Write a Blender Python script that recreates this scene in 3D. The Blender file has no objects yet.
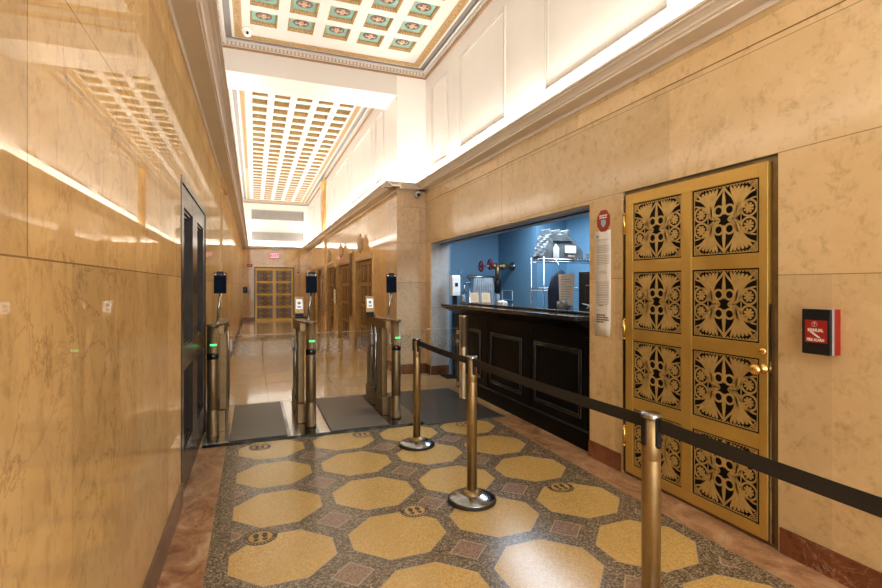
import bpy, bmesh, math, random
from mathutils import Vector, Matrix
random.seed(7)
PI = math.pi
SC = bpy.context.scene
COL = SC.collection

# ------------------------------------------------------------------ constants
XL, XR, XF = -0.45, 2.68, 2.18        # left wall, right wall, lobby right wall
YB, YP, YE = -3.0, 7.66, 21.6         # rear end, pier face, end wall
ZC, ZCEIL = 3.03, 5.0                 # cornice soffit, ceiling
H = 1.45

# ------------------------------------------------------------------ node helpers
class NT:
    def __init__(s, name):
        s.m = bpy.data.materials.new(name); s.m.use_nodes = True
        s.t = s.m.node_tree; s.n = s.t.nodes; s.l = s.t.links
        s.b = s.n['Principled BSDF']; s.out = s.n['Material Output']
    def new(s, typ, **k):
        n = s.n.new(typ)
        for a, v in k.items(): setattr(n, a, v)
        return n
    def put(s, sock, v):
        if isinstance(v, bpy.types.NodeSocket): s.l.new(v, sock)
        elif isinstance(v, (tuple, list)) and len(v) == 3 and sock.type == 'RGBA': sock.default_value = (*v, 1)
        else: sock.default_value = v
    def math(s, op, a, b=0.0, c=None):
        n = s.new('ShaderNodeMath', operation=op)
        s.put(n.inputs[0], a); s.put(n.inputs[1], b)
        if c is not None: s.put(n.inputs[2], c)
        return n.outputs[0]
    def mix(s, f, a, b, blend='MIX'):
        n = s.new('ShaderNodeMix', data_type='RGBA', blend_type=blend)
        s.put(n.inputs[0], f); s.put(n.inputs[6], a); s.put(n.inputs[7], b)
        return n.outputs[2]
    def pos(s):
        g = s.new('ShaderNodeNewGeometry'); x = s.new('ShaderNodeSeparateXYZ')
        s.l.new(g.outputs['Position'], x.inputs[0])
        return g.outputs['Position'], x.outputs[0], x.outputs[1], x.outputs[2]
    def noise(s, vec, scale, detail=4, rough=.55, dist=0.0):
        n = s.new('ShaderNodeTexNoise'); s.put(n.inputs['Vector'], vec)
        n.inputs['Scale'].default_value = scale; n.inputs['Detail'].default_value = detail
        n.inputs['Roughness'].default_value = rough; n.inputs['Distortion'].default_value = dist
        return n.outputs['Fac']
    def vmul(s, vec, k):
        n = s.new('ShaderNodeVectorMath', operation='MULTIPLY'); s.put(n.inputs[0], vec); n.inputs[1].default_value = k
        return n.outputs[0]
    def ramp(s, f, stops):
        n = s.new('ShaderNodeValToRGB'); s.put(n.inputs[0], f)
        e = n.color_ramp.elements
        while len(e) < len(stops): e.new(.5)
        for i, (p, c) in enumerate(stops):
            e[i].position = p; e[i].color = (*c, 1) if len(c) == 3 else c
        return n.outputs[0]
    def smooth(s, v, a, b):
        n = s.new('ShaderNodeMapRange', interpolation_type='SMOOTHSTEP'); s.put(n.inputs[0], v)
        n.inputs[1].default_value = a; n.inputs[2].default_value = b
        return n.outputs[0]
    def near(s, v, p, w):
        return s.math('LESS_THAN', s.math('ABSOLUTE', s.math('SUBTRACT', v, p)), w)
    def bump(s, h, strength=.3, dist=.01):
        n = s.new('ShaderNodeBump'); n.inputs['Strength'].default_value = strength; n.inputs['Distance'].default_value = dist
        s.put(n.inputs['Height'], h); s.l.new(n.outputs[0], s.b.inputs['Normal'])

def plain(name, col, rough=.5, metal=0.0, coat=0.0, noise=0.0, nscale=30, emit=None, estr=0.0, ior=1.5, bump=0.0):
    t = NT(name)
    if noise:
        p = t.pos()[0]
        f = t.noise(p, nscale, 5)
        dk = tuple(c * (1 - noise) for c in col); lt = tuple(min(1, c * (1 + noise)) for c in col)
        t.put(t.b.inputs['Base Color'], t.ramp(f, [(.3, dk), (.7, lt)]))
        if bump: t.bump(f, bump, .002)
    else: t.put(t.b.inputs['Base Color'], col)
    t.b.inputs['Roughness'].default_value = rough; t.b.inputs['Metallic'].default_value = metal
    t.b.inputs['Coat Weight'].default_value = coat; t.b.inputs['IOR'].default_value = ior
    if emit:
        t.put(t.b.inputs['Emission Color'], emit); t.b.inputs['Emission Strength'].default_value = estr
    return t.m

def marble(name, base, dark, vein, rough, hj=(), vj=(), axis='y', veinamt=.6, stretch=(1, 1, 1), ior=1.5, tone=.10, jc=.45, vw=.010, tile=None, cap=0):
    """polished marble: cloudy base, thin wandering veins, slab joints at hj (z) and vj (axis, z0, z1)"""
    t = NT(name); p, x, y, z = t.pos()
    q = t.vmul(p, stretch)
    c = t.ramp(t.noise(q, 1.3, 8, .62, .6), [(.30, dark), (.68, base)])
    fine = t.noise(q, 14, 6, .7, .3)
    c = t.mix(t.smooth(fine, .48, .78), c, tuple(a * .74 for a in dark))
    lite = t.noise(q, 5, 5, .6, 1.0)
    c = t.mix(t.math('MULTIPLY', t.smooth(lite, .55, .8), .5), c, tuple(min(1, a * 1.16) for a in base))
    for sc, w, am in ((1.1, vw, 1.0), (3.1, vw * 1.7, .6)):
        n = t.noise(q, sc, 9, .62, 1.2)
        d = t.math('ABSOLUTE', t.math('SUBTRACT', n, .5))
        v = t.math('SUBTRACT', 1.0, t.smooth(d, 0, w))
        gate = t.smooth(t.noise(q, .9, 3), .46, .60)
        c = t.mix(t.math('MULTIPLY', t.math('MULTIPLY', v, gate), veinamt * am), c, vein)
    a = y if axis == 'y' else x
    # slab to slab tone
    lvl = 0.0
    for h in hj: lvl = t.math('ADD', lvl, t.math('GREATER_THAN', z, h))
    slab = t.math('FLOOR', t.math('DIVIDE', t.math('ADD', a, t.math('MULTIPLY', lvl, 3.37)), 1.55))
    wn = t.new('ShaderNodeTexWhiteNoise', noise_dimensions='1D')
    t.put(wn.inputs['W'], t.math('ADD', slab, t.math('MULTIPLY', lvl, 17.3)))
    k = t.math('ADD', 1 - tone, t.math('MULTIPLY', wn.outputs['Value'], 2 * tone))
    hs = t.new('ShaderNodeHueSaturation'); t.put(hs.inputs['Color'], c); t.put(hs.inputs['Value'], k)
    c = hs.outputs[0]
    j = 0.0
    for h in hj: j = t.math('MAXIMUM', j, t.near(z, h, .0022))
    for (v0, z0, z1) in vj:
        m = t.math('MULTIPLY', t.near(a, v0, .0028), t.math('MULTIPLY', t.math('GREATER_THAN', z, z0), t.math('LESS_THAN', z, z1)))
        j = t.math('MAXIMUM', j, m)
    if tile:
        for v, per, off in ((x, tile[0], tile[2]), (y, tile[1], tile[3])):
            fr = t.math('PINGPONG', t.math('SUBTRACT', v, off), per / 2)
            j = t.math('MAXIMUM', j, t.math('LESS_THAN', fr, .003))
    if hj or vj or tile: c = t.mix(j, c, tuple(a_ * jc for a_ in dark))
    t.put(t.b.inputs['Base Color'], c)
    t.b.inputs['Roughness'].default_value = rough; t.b.inputs['IOR'].default_value = ior
    if cap:      # old polish: the mirror sheen levels off instead of rising to a full mirror at grazing angles
        t.b.inputs['Specular IOR Level'].default_value = 0; t.b.inputs['Roughness'].default_value = .8
        gl = t.new('ShaderNodeBsdfGlossy'); gl.inputs['Roughness'].default_value = rough; gl.inputs['Color'].default_value = (1, .97, .92, 1)
        fr = t.new('ShaderNodeFresnel'); fr.inputs[0].default_value = ior
        mx = t.new('ShaderNodeMixShader'); t.l.new(t.math('MINIMUM', fr.outputs[0], cap), mx.inputs[0])
        t.l.new(t.b.outputs[0], mx.inputs[1]); t.l.new(gl.outputs[0], mx.inputs[2]); t.l.new(mx.outputs[0], t.out.inputs[0])
    return t.m

M = {}
TAN, TAND, VEIN = (.74, .50, .235), (.60, .365, .14), (.22, .10, .04)
M['marble_left'] = marble('marble_left', (.745, .52, .245), (.625, .40, .165), (.33, .16, .06), .02, hj=(1.51, 2.18, 2.77, 2.80),
                          vj=((1.28, 1.51, 2.77), (-.6, 0, 1.51), (3.0, 2.18, 2.77), (9.6, 0, 2.18), (13.2, 0, 2.18), (16.8, 0, 2.18)), stretch=(1, 1.15, .8), ior=1.6, veinamt=.5, cap=.27)
M['marble_right'] = marble('marble_right', (.735, .55, .315), (.63, .435, .205), (.30, .15, .07), .16, hj=(1.51, 2.18, 2.80, 2.837, 2.965),
                           vj=((5.0, 2.18, 2.8), (1.0, .14, 1.51), (6.3, 2.18, 2.8), (3.2, 2.965, 3.05), (3.9, 2.84, 2.965)), veinamt=.32, ior=1.5)
M['marble_pier'] = marble('marble_pier', (.72, .53, .34), (.60, .42, .25), (.36, .22, .13), .10, hj=(1.51, 2.16, 2.75), axis='x', veinamt=.35)
M['marble_lobby'] = marble('marble_lobby', (.80, .555, .27), (.70, .45, .19), VEIN, .05, hj=(2.2, 2.80), vj=((8.9, 0, 2.8), (11.25, 0, 2.8), (13.9, 0, 2.8), (17, 0, 2.8)), veinamt=.35)
M['marble_end'] = marble('marble_end', (.78, .54, .27), (.68, .44, .19), VEIN, .05, hj=(2.35,), vj=((-.05, 0, 2.35), (1.65, 0, 2.35)), axis='x', veinamt=.35)
M['marble_base'] = marble('marble_base', (.25, .09, .038), (.125, .038, .016), (.58, .38, .24), .18, vj=((2.0, 0, 1),), veinamt=.5, vw=.006)
M['marble_base_left'] = marble('marble_base_left', (.26, .155, .09), (.15, .08, .045), (.08, .04, .02), .35, veinamt=.6)
M['marble_pale'] = marble('marble_pale', (.52, .50, .48), (.42, .40, .38), (.34, .30, .27), .2, hj=(1.1,), axis='x', veinamt=.3)
M['lobby_floor'] = marble('lobby_floor', (.74, .53, .29), (.63, .42, .21), (.40, .22, .11), .09, tile=(.92, .92, .17, .35), tone=.04, veinamt=.35, ior=1.55)

M['white_wall'] = plain('white_wall', (.76, .725, .68), .55, noise=.02, nscale=3)
M['white_plaster'] = plain('white_plaster', (.60, .56, .51), .5, noise=.015, nscale=5)
M['cornice'] = plain('cornice', (.80, .73, .65), .4, noise=.03, nscale=4)
M['gold_ornament'] = plain('gold_ornament', (.36, .22, .085), .45, noise=.45, nscale=55, bump=.6)
M['gold_leaf'] = plain('gold_leaf', (.80, .50, .16), .3, 1.0, noise=.15, nscale=10)
M['grey_band'] = plain('grey_band', (.20, .175, .16), .5, noise=.1, nscale=6)
M['teal'] = plain('teal', (.20, .385, .315), .5, noise=.12, nscale=18)
M['rosette_pink'] = plain('rosette_pink', (.56, .38, .27), .5, noise=.3, nscale=40)
M['rosette_dark'] = plain('rosette_dark', (.17, .10, .075), .5, noise=.2, nscale=30)
M['brown_trim'] = plain('brown_trim', (.30, .165, .075), .5, noise=.3, nscale=60)
M['dentil_shade'] = plain('dentil_shade', (.42, .31, .21), .5, noise=.1, nscale=20)  # tan backing, shade between the dentils put into the colour
M['vent_metal'] = plain('vent_metal', (.42, .39, .36), .4, .4, noise=.06, nscale=4)
M['brass_relief'] = plain('brass_relief', (.62, .425, .15), .45, .5, noise=.12, nscale=30)
M['black_paint'] = plain('black_paint', (.0045, .0042, .004), .28, noise=.2, nscale=10, ior=1.17)
M['black_gloss'] = plain('black_gloss', (.010, .010, .011), .10, noise=.2, nscale=6, coat=.6)
M['dark_bronze'] = plain('dark_bronze', (.030, .023, .019), .25, noise=.25, nscale=8, ior=1.4)
M['dark_glass'] = plain('dark_glass', (.006, .007, .010), .05)
M['black_plastic'] = plain('black_plastic', (.012, .012, .013), .45, noise=.2, nscale=40, ior=1.35)
M['black_rubber'] = plain('black_rubber', (.02, .02, .02), .6, noise=.2, nscale=60)
M['belt'] = plain('belt', (.020, .018, .017), .75, noise=.3, nscale=200)
M['chrome'] = plain('chrome', (.62, .62, .62), .18, 1.0, noise=.05, nscale=20)
M['steel_dark'] = plain('steel_dark', (.38, .39, .41), .20, 1.0, noise=.1, nscale=14)
M['brass_dull'] = plain('brass_dull', (.40, .29, .145), .42, .95, noise=.12, nscale=20)
M['brass_knob'] = plain('brass_knob', (.85, .58, .20), .2, 1.0, noise=.08, nscale=20)
M['brass_dark'] = plain('brass_dark', (.24, .168, .085), .45, .9, noise=.15, nscale=14)
M['lift_bronze'] = plain('lift_bronze', (.46, .28, .10), .35, .8, noise=.25, nscale=9)
M['lift_panel'] = plain('lift_panel', (.13, .075, .03), .4, .5, noise=.4, nscale=26)
M['panel_black'] = plain('panel_black', (.008, .0055, .004), .55, noise=.3, nscale=30, ior=1.2)
M['silver_dark'] = plain('silver_dark', (.15, .14, .15), .4, .6, noise=.2, nscale=20)
M['white_plastic'] = plain('white_plastic', (.80, .79, .77), .35, noise=.02, nscale=10)
M['paper'] = plain('paper', (.82, .79, .75), .7, noise=.03, nscale=12)
M['paper_tan'] = plain('paper_tan', (.62, .45, .28), .7, noise=.05, nscale=20)
M['ink'] = plain('ink', (.12, .11, .11), .7, noise=.2, nscale=40)
M['ink_grey'] = plain('ink_grey', (.38, .36, .34), .7, noise=.2, nscale=40)
M['red'] = plain('red', (.34, .014, .011), .35, noise=.08, nscale=16)
M['red_wheel'] = plain('red_wheel', (.28, .02, .03), .4, noise=.15, nscale=30)
M['grey_plastic'] = plain('grey_plastic', (.38, .38, .40), .4, noise=.04, nscale=20)
M['white_paint'] = plain('white_paint', (.85, .82, .76), .4, noise=.02, nscale=30)
M['shield_blue'] = plain('shield_blue', (.30, .50, .62), .4, noise=.1, nscale=80)
M['blue_wall'] = plain('blue_wall', (.125, .25, .365), .5, noise=.04, nscale=3)
M['room_ceiling'] = plain('room_ceiling', (.6, .6, .58), .7, noise=.03, nscale=3)
M['header_grey'] = plain('header_grey', (.42, .44, .47), .4, noise=.12, nscale=8)
M['sheet_plastic'] = plain('sheet_plastic', (.13, .135, .135), .3, noise=.35, nscale=9, bump=.5)
M['cloth_grey'] = plain('cloth_grey', (.26, .29, .31), .5, noise=.2, nscale=12)
M['navy_cloth'] = plain('navy_cloth', (.010, .016, .035), .8, noise=.4, nscale=15)
M['poster'] = plain('poster', (.42, .24, .18), .15, noise=.12, nscale=4)
M['sticker_grey'] = plain('sticker_grey', (.075, .06, .05), .45, noise=.25, nscale=90)
M['sticker_clear'] = plain('sticker_clear', (.62, .40, .125), .4, noise=.06, nscale=60)
M['led_green'] = plain('led_green', (.05, .6, .25), .3, emit=(.08, 1, .28), estr=1.3)
M['screen_white'] = plain('screen_white', (.7, .7, .7), .2, emit=(.9, .93, 1), estr=.75, noise=.02, nscale=10)
M['screen_navy'] = plain('screen_navy', (.005, .011, .032), .5, noise=.2, nscale=8, ior=1.12)
M['exit_face'] = plain('exit_face', (.9, .5, .55), .4, emit=(1, .42, .52), estr=.75, noise=.02, nscale=10)
M['exit_red'] = plain('exit_red', (.5, .01, .06), .4, emit=(1, .02, .14), estr=.7, noise=.02, nscale=10)
M['lamp_diffuser'] = plain('lamp_diffuser', (.9, .9, .9), .5, emit=(.82, .92, 1), estr=1.5, noise=.01, nscale=3)
M['led_strip'] = plain('led_strip', (.9, .85, .75), .5, emit=(1, .84, .64), estr=4, noise=.01, nscale=3)

def brass_brushed():
    t = NT('brass_brushed'); p, x, y, z = t.pos()
    f = t.noise(t.vmul(p, (1, 3, 90)), 3, 3); g = t.noise(p, 2.5, 3)
    c = t.ramp(f, [(.3, (.60, .375, .085)), (.7, (.68, .44, .115))])
    c = t.mix(t.smooth(g, .4, .75), c, (.53, .32, .068))
    t.put(t.b.inputs['Base Color'], c)
    t.b.inputs['Metallic'].default_value = .55; t.b.inputs['Roughness'].default_value = .42
    return t.m
M['brass_brushed'] = brass_brushed()
def post_bronze():
    t = NT('post_bronze'); p, x, y, z = t.pos()
    f = t.noise(t.vmul(p, (60, 60, 2)), 2, 3)
    t.put(t.b.inputs['Base Color'], t.ramp(f, [(.3, (.225, .165, .095)), (.7, (.295, .215, .125))]))
    t.b.inputs['Metallic'].default_value = .85; t.b.inputs['Roughness'].default_value = .45
    return t.m
M['post_bronze'] = post_bronze()
def post_satin():
    t = NT('post_satin'); p, x, y, z = t.pos()
    f = t.noise(t.vmul(p, (60, 60, 2)), 2, 3)
    t.put(t.b.inputs['Base Color'], t.ramp(f, [(.3, (.50, .40, .26)), (.7, (.60, .49, .34))]))
    t.b.inputs['Metallic'].default_value = .9; t.b.inputs['Roughness'].default_value = .34
    return t.m
M['post_satin'] = post_satin()

def mat_rubber(name, col):
    t = NT(name); p, x, y, z = t.pos()
    f = t.noise(p, 240, 3); g = t.noise(p, 5, 4)
    c = t.ramp(f, [(.35, tuple(a * .75 for a in col)), (.65, tuple(a * 1.25 for a in col))])
    t.put(t.b.inputs['Base Color'], t.mix(t.math('MULTIPLY', g, .3), c, tuple(a * .7 for a in col)))
    t.b.inputs['Roughness'].default_value = .42; t.bump(f, .25, .002)
    return t.m
M['mat_grey'] = mat_rubber('mat_grey', (.17, .155, .135))
M['mat_black'] = mat_rubber('mat_black', (.075, .075, .078))

def terrazzo():
    t = NT('terrazzo'); p, x, y, z = t.pos()
    # speckles: small chips of three sizes
    def chips(scale, seed):
        v = t.new('ShaderNodeTexVoronoi', feature='F1'); v.inputs['Scale'].default_value = scale
        t.put(v.inputs['Vector'], p)
        s = t.new('ShaderNodeSeparateColor'); t.l.new(v.outputs['Color'], s.inputs[0])
        return s.outputs[seed]
    g = t.ramp(chips(125, 0), [(0, (.085, .062, .042)), (.28, (.15, .11, .072)), (.52, (.225, .17, .11)), (.74, (.33, .26, .17)), (.92, (.50, .42, .30))])
    g = t.mix(t.math('MULTIPLY', t.noise(p, 2.2, 4), .35), g, (.11, .085, .06))
    yl = t.ramp(chips(150, 1), [(0, (.56, .35, .10)), (.35, (.65, .43, .14)), (.7, (.72, .50, .185)), (.95, (.78, .58, .26))])
    yl = t.mix(t.math('MULTIPLY', t.smooth(t.noise(p, 3, 4), .4, .7), .3), yl, (.60, .39, .125))
    dm = t.ramp(chips(150, 2), [(0, (.21, .13, .09)), (.5, (.31, .20, .14)), (.95, (.43, .31, .23))])
    line = (.62, .50, .34)
    PX, PY = .637, .61
    def cell(v, o, per):
        u = t.math('ADD', t.math('DIVIDE', t.math('SUBTRACT', v, o), per), .5)
        return t.math('MULTIPLY', t.math('SUBTRACT', t.math('FRACT', u), .5), per)
    ax = t.math('ABSOLUTE', cell(x, .148, PX)); ay = t.math('ABSOLUTE', cell(y, 2.745, PY))
    d = t.math('MAXIMUM', t.math('MAXIMUM', t.math('SUBTRACT', ax, .272), t.math('SUBTRACT', ay, .253)),
               t.math('MULTIPLY', t.math('SUBTRACT', t.math('ADD', ax, ay), .362), .75))
    octo = t.math('LESS_THAN', d, 0.0)
    edge = t.math('LESS_THAN', t.math('ABSOLUTE', d), .004)
    bx = t.math('ABSOLUTE', cell(x, .148 + PX / 2, PX)); by = t.math('ABSOLUTE', cell(y, 2.745 - PY / 2, PY))
    dd = t.math('SUBTRACT', t.math('ADD', bx, by), .108)
    dia = t.math('LESS_THAN', dd, 0.0)
    infield = t.math('MULTIPLY', t.math('GREATER_THAN', x, -.125), t.math('LESS_THAN', x, 2.333))
    dline = t.math('MULTIPLY', t.math('LESS_THAN', t.math('ABSOLUTE', dd), .0055), infield)
    clip = t.math('MULTIPLY', t.math('MULTIPLY', dia, infield), t.math('SUBTRACT', 1.0, dline))
    c = t.mix(t.math('MULTIPLY', octo, infield), g, yl)
    c = t.mix(t.math('MULTIPLY', t.math('MULTIPLY', edge, infield), .4), c, line)
    c = t.mix(clip, c, dm)
    c = t.mix(t.math('MULTIPLY', dline, .7), c, line)
    # marble border slabs either side
    q = t.vmul(p, (1.6, 1, 1))
    r = t.ramp(t.noise(q, 3.2, 9, .66, 1.2), [(.34, (.17, .065, .03)), (.47, (.38, .18, .085)), (.56, (.50, .27, .14)), (.66, (.66, .44, .27))])
    sl = t.math('FLOOR', t.math('DIVIDE', t.math('ADD', y, t.math('MULTIPLY', x, 3.1)), 1.35))
    wn = t.new('ShaderNodeTexWhiteNoise', noise_dimensions='1D'); t.put(wn.inputs['W'], sl)
    r = t.mix(t.math('MULTIPLY', wn.outputs['Value'], .45), r, (.60, .38, .22))
    vn = t.math('SUBTRACT', 1.0, t.smooth(t.math('ABSOLUTE', t.math('SUBTRACT', t.noise(q, 2.6, 8, .6, 1.5), .5)), 0, .012))
    r = t.mix(t.math('MULTIPLY', vn, .5), r, (.66, .46, .30))
    out = t.math('MAXIMUM', t.math('LESS_THAN', x, -.232), t.math('GREATER_THAN', x, 2.432))
    c = t.mix(out, c, r)
    t.put(t.b.inputs['Base Color'], c)
    rg = t.math('ADD', .17, t.math('MULTIPLY', t.noise(p, 4, 4), .10))
    t.put(t.b.inputs['Roughness'], rg); t.b.inputs['IOR'].default_value = 1.5
    return t.m
M['terrazzo'] = terrazzo()

def glassy(name, tint, fac, rough=.02, white=0.0):
    t = NT(name); t.n.remove(t.b)
    tr = t.new('ShaderNodeBsdfTransparent'); tr.inputs[0].default_value = (*tint, 1)
    gl = t.new('ShaderNodeBsdfGlossy'); gl.inputs['Roughness'].default_value = rough
    fr = t.new('ShaderNodeFresnel'); fr.inputs[0].default_value = 1.45
    mx = t.new('ShaderNodeMixShader'); t.l.new(t.math('MULTIPLY', fr.outputs[0], fac), mx.inputs[0])
    t.l.new(tr.outputs[0], mx.inputs[1]); t.l.new(gl.outputs[0], mx.inputs[2])
    o = mx.outputs[0]
    if white:
        df = t.new('ShaderNodeBsdfDiffuse'); df.inputs[0].default_value = (.62, .56, .48, 1)
        p = t.pos()[0]
        v = t.new('ShaderNodeTexVoronoi', feature='DISTANCE_TO_EDGE'); v.inputs['Scale'].default_value = 22; t.put(v.inputs['Vector'], p)
        ln = t.math('LESS_THAN', v.outputs['Distance'], .07)
        m2 = t.new('ShaderNodeMixShader'); t.l.new(t.math('MULTIPLY', ln, white), m2.inputs[0])
        t.l.new(o, m2.inputs[1]); t.l.new(df.outputs[0], m2.inputs[2]); o = m2.outputs[0]
    t.l.new(o, t.out.inputs[0])
    return t.m
M['glass'] = glassy('glass', (.95, .96, .95), .8)
M['glass_edge'] = plain('glass_edge', (.45, .50, .46), .2, noise=.05, nscale=20)
M['frosted'] = glassy('frosted', (.96, .96, .96), .6, white=.16)
M['plastic_clear'] = glassy('plastic_clear', (.80, .84, .88), 1.0, .15)

# ------------------------------------------------------------------ mesh helpers
class MB:
    """collects shapes into one mesh"""
    def __init__(s): s.bm = bmesh.new(); s.mats = []
    def mi(s, m):
        if m not in s.mats: s.mats.append(m)
        return s.mats.index(m)
    def box(s, x0, x1, y0, y1, z0, z1, m, bevel=0.0):
        i = s.mi(m)
        vs = [s.bm.verts.new((x, y, z)) for x in (x0, x1) for y in (y0, y1) for z in (z0, z1)]
        fs = [(0, 1, 3, 2), (4, 6, 7, 5), (0, 4, 5, 1), (2, 3, 7, 6), (0, 2, 6, 4), (1, 5, 7, 3)]
        ff = []
        for f in fs:
            a = s.bm.faces.new([vs[k] for k in f]); a.material_index = i; ff.append(a)
        if bevel:
            es = list({e for f in ff for e in f.edges})
            r = bmesh.ops.bevel(s.bm, geom=es, offset=bevel, segments=2, affect='EDGES', profile=.6)
            for f in r['faces']: f.material_index = i; f.smooth = True
        return s
    def prism(s, pts, lo, hi, axis, m, smooth=False):
        """polygon (2-D pts) extruded along axis: x -> pts (y,z), y -> (x,z), z -> (x,y)"""
        i = s.mi(m)
        def P(a, b, c):
            return {'x': (c, a, b), 'y': (a, c, b), 'z': (a, b, c)}[axis]
        A = [s.bm.verts.new(P(a, b, lo)) for a, b in pts]; B = [s.bm.verts.new(P(a, b, hi)) for a, b in pts]
        n = len(pts)
        for k in range(n):
            f = s.bm.faces.new((A[k], A[(k + 1) % n], B[(k + 1) % n], B[k])); f.material_index = i; f.smooth = smooth
        for lst in (A, B):
            f = s.bm.faces.new(lst); f.material_index = i
        return s
    def lathe(s, prof, m, c=(0, 0, 0), seg=28, axis='z', smooth=True, sx=1, sy=1, a0=0, a1=2 * PI, cap=True):
        """profile [(r, h)] turned about an axis through c"""
        i = s.mi(m); full = abs(a1 - a0 - 2 * PI) < 1e-6
        rings = []
        nn = seg if full else seg + 1
        for r, h in prof:
            ring = []
            for k in range(nn):
                a = a0 + (a1 - a0) * k / seg
                u, v = r * math.cos(a) * sx, r * math.sin(a) * sy
                q = {'z': (u, v, h), 'y': (u, h, v), 'x': (h, u, v)}[axis]
                ring.append(s.bm.verts.new((c[0] + q[0], c[1] + q[1], c[2] + q[2])))
            rings.append(ring)
        for a, b in zip(rings, rings[1:]):
            for k in range(nn if full else nn - 1):
                k2 = (k + 1) % nn
                f = s.bm.faces.new((a[k], a[k2], b[k2], b[k])); f.material_index = i; f.smooth = smooth
        if full and cap:
            for ring, (r, h) in ((rings[0], prof[0]), (rings[-1], prof[-1])):
                if r > 1e-5:
                    f = s.bm.faces.new(ring); f.material_index = i
        return s
    def cyl(s, c, r, z0, z1, m, seg=24, axis='z'):
        return s.lathe([(r, z0), (r, z1)], m, c, seg, axis)
    def tube(s, pts, r, m, seg=10):
        i = s.mi(m); pts = [Vector(p) for p in pts]; rings = []
        for k, p in enumerate(pts):
            d = (pts[min(k + 1, len(pts) - 1)] - pts[max(k - 1, 0)]).normalized()
            up = Vector((0, 0, 1)) if abs(d.z) < .9 else Vector((1, 0, 0))
            u = d.cross(up).normalized(); v = d.cross(u)
            rings.append([s.bm.verts.new(p + u * r * math.cos(2 * PI * j / seg) + v * r * math.sin(2 * PI * j / seg)) for j in range(seg)])
        for a, b in zip(rings, rings[1:]):
            for j in range(seg):
                f = s.bm.faces.new((a[j], a[(j + 1) % seg], b[(j + 1) % seg], b[j])); f.material_index = i; f.smooth = True
        for ring in (rings[0], rings[-1]):
            f = s.bm.faces.new(ring); f.material_index = i
        return s
    def quad(s, p, m):
        f = s.bm.faces.new([s.bm.verts.new(q) for q in p]); f.material_index = s.mi(m); return s
    def xf(s, mat):
        bmesh.ops.transform(s.bm, matrix=mat, verts=s.bm.verts); return s
    def build(s, name, parent=None, loc=(0, 0, 0), rot=(0, 0, 0)):
        bmesh.ops.recalc_face_normals(s.bm, faces=s.bm.faces)
        me = bpy.data.meshes.new(name); s.bm.to_mesh(me); s.bm.free()
        for m in s.mats: me.materials.append(M[m])
        o = bpy.data.objects.new(name, me); COL.objects.link(o)
        o.location = loc; o.rotation_euler = rot
        if parent: o.parent = parent
        return o

def tag(o, label, cat, group=None):
    o['label'] = label; o['category'] = cat
    if group: o['group'] = group
    return o
def thing(name, label, cat, loc=(0, 0, 0), rz=0, group=None):
    o = bpy.data.objects.new(name, None); COL.objects.link(o); o.empty_display_size = .1
    o.location = loc; o.rotation_euler = (0, 0, rz)
    return tag(o, label, cat, group)
def struct(o, label=None):
    o['kind'] = 'structure'
    if label: o['label'] = label
    return o
def dup(o, parent=None):
    c = o.copy(); COL.objects.link(c)
    if parent: c.parent = parent
    for ch in list(o.children): dup(ch, c)
    return c
def text_mesh(name, body, size, m, parent, mat4, depth=.0006, align='CENTER', bold=0.0, sx=1.0):
    cu = bpy.data.curves.new(name, 'FONT'); cu.body = body; cu.size = size; cu.extrude = depth
    cu.align_x = align; cu.align_y = 'CENTER'; cu.offset = bold; cu.resolution_u = 2
    tmp = bpy.data.objects.new(name, cu); COL.objects.link(tmp)
    dg = bpy.context.evaluated_depsgraph_get()
    me = bpy.data.meshes.new_from_object(tmp.evaluated_get(dg))
    bpy.data.objects.remove(tmp)
    me.materials.clear(); me.materials.append(M[m])
    me.transform(Matrix.Scale(sx, 4, (1, 0, 0))); me.transform(mat4)
    me.name = name
    o = bpy.data.objects.new(name, me); COL.objects.link(o)
    if parent: o.parent = parent
    return o
def face_minus_x(x, y, z):   # text in a plane facing -X, reading towards -Y
    return Matrix.Translation((x, y, z)) @ Matrix(((0, 0, -1, 0), (-1, 0, 0, 0), (0, 1, 0, 0), (0, 0, 0, 1)))
def face_minus_y(x, y, z):
    return Matrix.Translation((x, y, z)) @ Matrix(((1, 0, 0, 0), (0, 0, -1, 0), (0, 1, 0, 0), (0, 0, 0, 1)))

# ------------------------------------------------------------------ shell: floor
struct(MB().box(XL - .3, 3.0, YB, 4.85, -.08, 0, 'terrazzo').build('floor'))
struct(MB().box(XL - .3, 3.0, 4.85, YE + .3, -.08, 0, 'lobby_floor').build('floor'))
struct(MB().box(3.0, 5.3, 3.0, 8.2, -.08, 0, 'mat_grey').build('floor'))

# ------------------------------------------------------------------ shell: walls
struct(MB().box(XL - .25, XL, YB, 3.60, 0, ZC, 'marble_left').box(XL - .25, XL, 5.36, YE + .3, 0, ZC, 'marble_left').box(XL - .25, XL, 3.60, 5.36, 2.19, ZC, 'marble_left').build('wall_left'))
struct(MB().box(XL - .25, XL, YB, YE + .3, ZC, 5.3, 'white_wall').build('wall_left_upper'))
b = MB()
b.box(XR, 3.0, YB, 1.815, 0, ZC, 'marble_right'); b.box(XR, 3.0, 1.815, 3.015, 2.178, ZC, 'marble_right')
b.box(XR, 3.0, 3.015, 3.415, 0, ZC, 'marble_right'); b.box(XR, 3.0, 3.415, 7.43, 2.15, ZC, 'marble_right')
struct(b.build('wall_right'))
struct(MB().box(XR, 3.0, 7.43, YP, 0, ZC, 'marble_right').build('wall_right_jamb'))
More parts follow.
